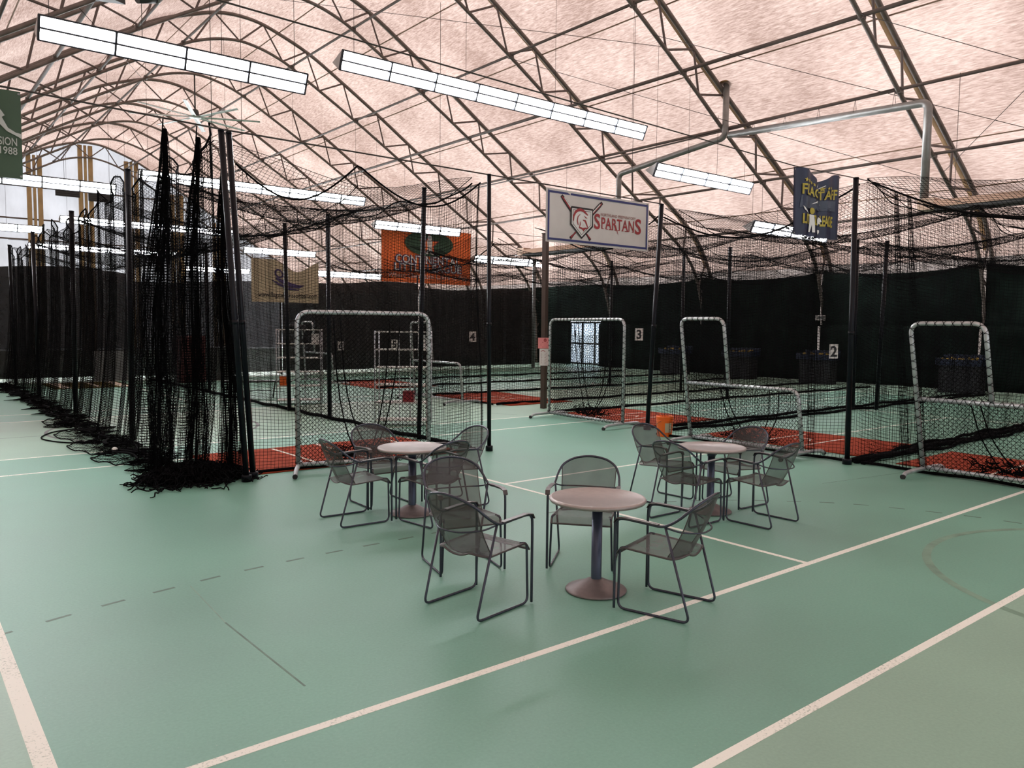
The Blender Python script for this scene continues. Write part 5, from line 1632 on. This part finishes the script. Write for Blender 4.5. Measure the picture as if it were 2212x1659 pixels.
# ================================================================== VENT PIPES, HEATERS, FAN, SPEAKER
vp = empty('vent_pipe', (15.6, 12.46, 8.15))
G().tube(fillet([(0, 0, 1.75), (0, 0, 0.0), (0, 4.68, -0.5), (0, 4.7, -2.9)], 0.22, 6), 0.10, 14).build('pipe', 'duct', vp)
G().lathe([(0.1, 1.72), (0.22, 1.72), (0.22, 1.76), (0.1, 1.76)], n=16).build('roof_flange', 'brownstrip', vp)
for q in (0.3, 0.55, 0.8):
    G().tube([(0, 4.7 * q, -0.5 * q - 0.11), (0, 4.7 * q + 0.02, -0.5 * q - 0.11)], 0.005, 4).build('strap', 'wire', vp)
tag(vp, 'galvanised vent pipe dropping from the roof towards the white banner', 'pipe')
vp = empty('vent_pipe', (15.6, 6.1, 5.3))
G().tube(fillet([(0, 6.2, 2.9), (0, 0.0, 2.62), (0, 0, 0.0)], 0.2, 6), 0.105, 14).build('pipe', 'duct', vp)
for y in (0.9, 2.0, 3.1, 4.2, 5.3):
    G().tube([(-0.1, y, 2.66 + y * 0.045), (0, y, 3.1), (0.1, y, 2.66 + y * 0.045)], 0.006, 4).build('strap', 'wire', vp)
tag(vp, 'galvanised vent pipe running level then down to the right-hand heater', 'pipe')
def heater(y0, y1, z, label):
    t = empty('radiant_heater', (15.6, y0, z)); L_ = y1 - y0
    a, b = (0, L_)
    g = G(); pr = [(-0.34, -0.14), (-0.2, 0.05), (0.2, 0.05), (0.34, -0.14), (0.33, -0.15), (0.19, 0.03), (-0.19, 0.03), (-0.33, -0.15)]
    vs_ = [(x, y, zz) for y in (a, b) for x, zz in pr]; k = len(pr)
    g.add(vs_, [(i, (i + 1) % k, k + (i + 1) % k, k + i) for i in range(k)] + [(0, 7, 6, 1), (1, 6, 5, 2), (2, 5, 4, 3), (8, 9, 14, 15), (9, 10, 13, 14), (10, 11, 12, 13)]).build('reflector', 'heater', t)
    for x in (-0.12, 0.12): G().tube([(x, 0.1, -0.08), (x, L_ - 0.1, -0.08)], 0.05, 10).build('burner_tube', 'darkbox', t)
    G().box((0, L_ / 2, -0.17), (0.62, L_ - 0.1, 0.12)).build('grille', 'darkbox', t)
    G().box((0, L_ + 0.22, -0.02), (0.4, 0.42, 0.3)).build('burner_box', 'heater', t)
    for y in (0.5, L_ / 2, L_ - 0.4): G().tube([(0, y, 0.05), (0, y, low_at(15.6) - z)], 0.007, 4).build('hanger', 'wire', t)
    return tag(t, label, 'heater', 'radiant tube heaters')
heater(-1.9, 5.75, 5.28, 'tan radiant tube heater at the right edge above the nets')
heater(17.6, 22.4, 5.18, 'tan radiant tube heater partly hidden below the white banner')
cable('conduit', [(15.72, 6.9, 8.5), (15.75, 12.0, 8.42), (15.75, 17.0, 8.35), (15.75, 40, 8.35)], 0.03, 'thin conduit strapped under the roof purlin beside the vent pipe', 'purlin', 'pipe')
fn = empty('ceiling_fan', (5.9, 35.2, 11.75))
G().tube([(0, 0, 0.1), (0, 0, 1.8)], 0.035, 8).build('down_rod', 'darkbox', fn)
G().lathe([(0, -0.12), (0.17, -0.1), (0.17, 0.1), (0.12, 0.22), (0, 0.24)], n=16).build('motor', 'darkbox', fn)
G().lathe([(0, -0.16), (0.28, -0.15), (0.28, -0.1), (0, -0.09)], n=16).build('hub_plate', 'fan', fn)
for i in range(8):
    a = 2 * PI * i / 8 + 0.35
    ca, sa = math.cos(a), math.sin(a)
    vs_ = []
    for rr_ in (0.25, 2.9):
        for q, zz in ((-0.1, -0.13), (0.0, -0.085), (0.1, -0.15), (0.0, -0.11)):
            vs_.append((rr_ * ca - q * sa, rr_ * sa + q * ca, zz))
    G().add(vs_, [(0, 1, 5, 4), (1, 2, 6, 5), (2, 3, 7, 6), (3, 0, 4, 7), (3, 2, 1, 0), (4, 5, 6, 7)]).build('blade', 'fan', fn)
tag(fn, 'large grey ceiling fan hanging from the ridge of the vault', 'fan')
sp = empty('loudspeaker', (-2.95, 12.0, 7.62), 0.5)
bm = bmesh.new()
vs_ = [(-0.42, -0.3, 0.5), (0.42, -0.3, 0.5), (0.3, 0.25, 0.6), (-0.3, 0.25, 0.6), (-0.42, -0.35, -0.1), (0.42, -0.35, -0.1), (0.3, 0.2, 0.0), (-0.3, 0.2, 0.0)]
G().add(vs_, [(0, 1, 2, 3), (7, 6, 5, 4), (0, 4, 5, 1), (1, 5, 6, 2), (2, 6, 7, 3), (3, 7, 4, 0)]).build('cabinet', 'darkbox', sp); bm.free()
G().box((0, -0.1, -0.085), (0.12, 0.05, 0.02)).build('badge', 'redprint', sp)
G().tube([(0, 0, 0.5), (0, 0, low_at(-2.95) - 7.62 + 0.05)], 0.02, 6).build('bracket', 'wire', sp)
tag(sp, 'dark grey loudspeaker hanging at the top left', 'speaker')
cmr = empty('ceiling_spotlight', (-2.05, 12.0, 7.72), 0.3)
G().tube([(-0.18, 0, 0.0), (0.12, -0.05, 0.12)], [0.11, 0.14], 14).build('barrel', 'darkbox', cmr)
G().tube([(0.12, -0.05, 0.12), (0.17, -0.06, 0.14)], 0.15, 14).build('rim', 'duct', cmr)
G().tube([(0, 0, 0.1), (0, 0.1, low_at(-2.05) - 7.72)], 0.015, 6).build('bracket', 'wire', cmr)
tag(cmr, 'small round spotlight beside the hanging loudspeaker', 'spotlight')
dc = empty('corner_duct', (-5.3, 5.2, 4.9))
G().tube([(-0.9, 0.6, -0.55), (0.5, -0.3, 1.6), (0.9, -0.5, 3.0)], 0.11, 12).build('pipe', 'duct', dc)
tag(dc, 'shiny metal duct crossing the top left corner', 'duct')
jb = empty('junction_box', (21.98, 12.55, 2.42), math.radians(-40))
G().box((0, 0, 0), (0.34, 0.12, 0.2)).build('case', 'whitepaper', jb)
G().box((0, -0.065, 0), (0.26, 0.012, 0.12)).build('cover', 'greypost', jb)
tag(jb, 'small pale junction box on a roof truss leg above the dark curtain', 'box')
for (x, y, z0, z1, lab) in ((1.9, 18.2, 4.3, 12.1, 'thin drop wire hanging above the orange banner'), (8.4, 18.25, 4.2, 12.3, 'thin drop wire hanging left of the white banner'), (11.4, 12.6, 4.2, 10.9, 'thin drop wire hanging between white banner and short light'),
                             (-0.7, 12.7, 4.2, 12.2, 'thin drop wire hanging over the left cage'), (18.0, 12.6, 4.1, 6.9, 'thin drop wire hanging right of the navy banner')):
    cable('drop_wire', [(x, y, z0), (x, y, z1)], 0.007, lab, group='thin drop wires')
for (x, zz, lab) in ((4.55, 11.0, 'dark louvre panel high on the white end wall, left one'), (6.6, 10.85, 'dark louvre panel high on the white end wall, right one')):
    t = empty('wall_louvre', (x, Y_FAR - 0.4, zz))
    G().box((0, 0, 0), (1.5, 0.1, 0.55)).build('frame', 'darkbox', t)
    for i in range(4): G().box((0, -0.06, -0.2 + 0.13 * i), (1.4, 0.03, 0.05)).build('slat', 'bag', t)
    tag(t, lab, 'vent', 'end wall louvres')
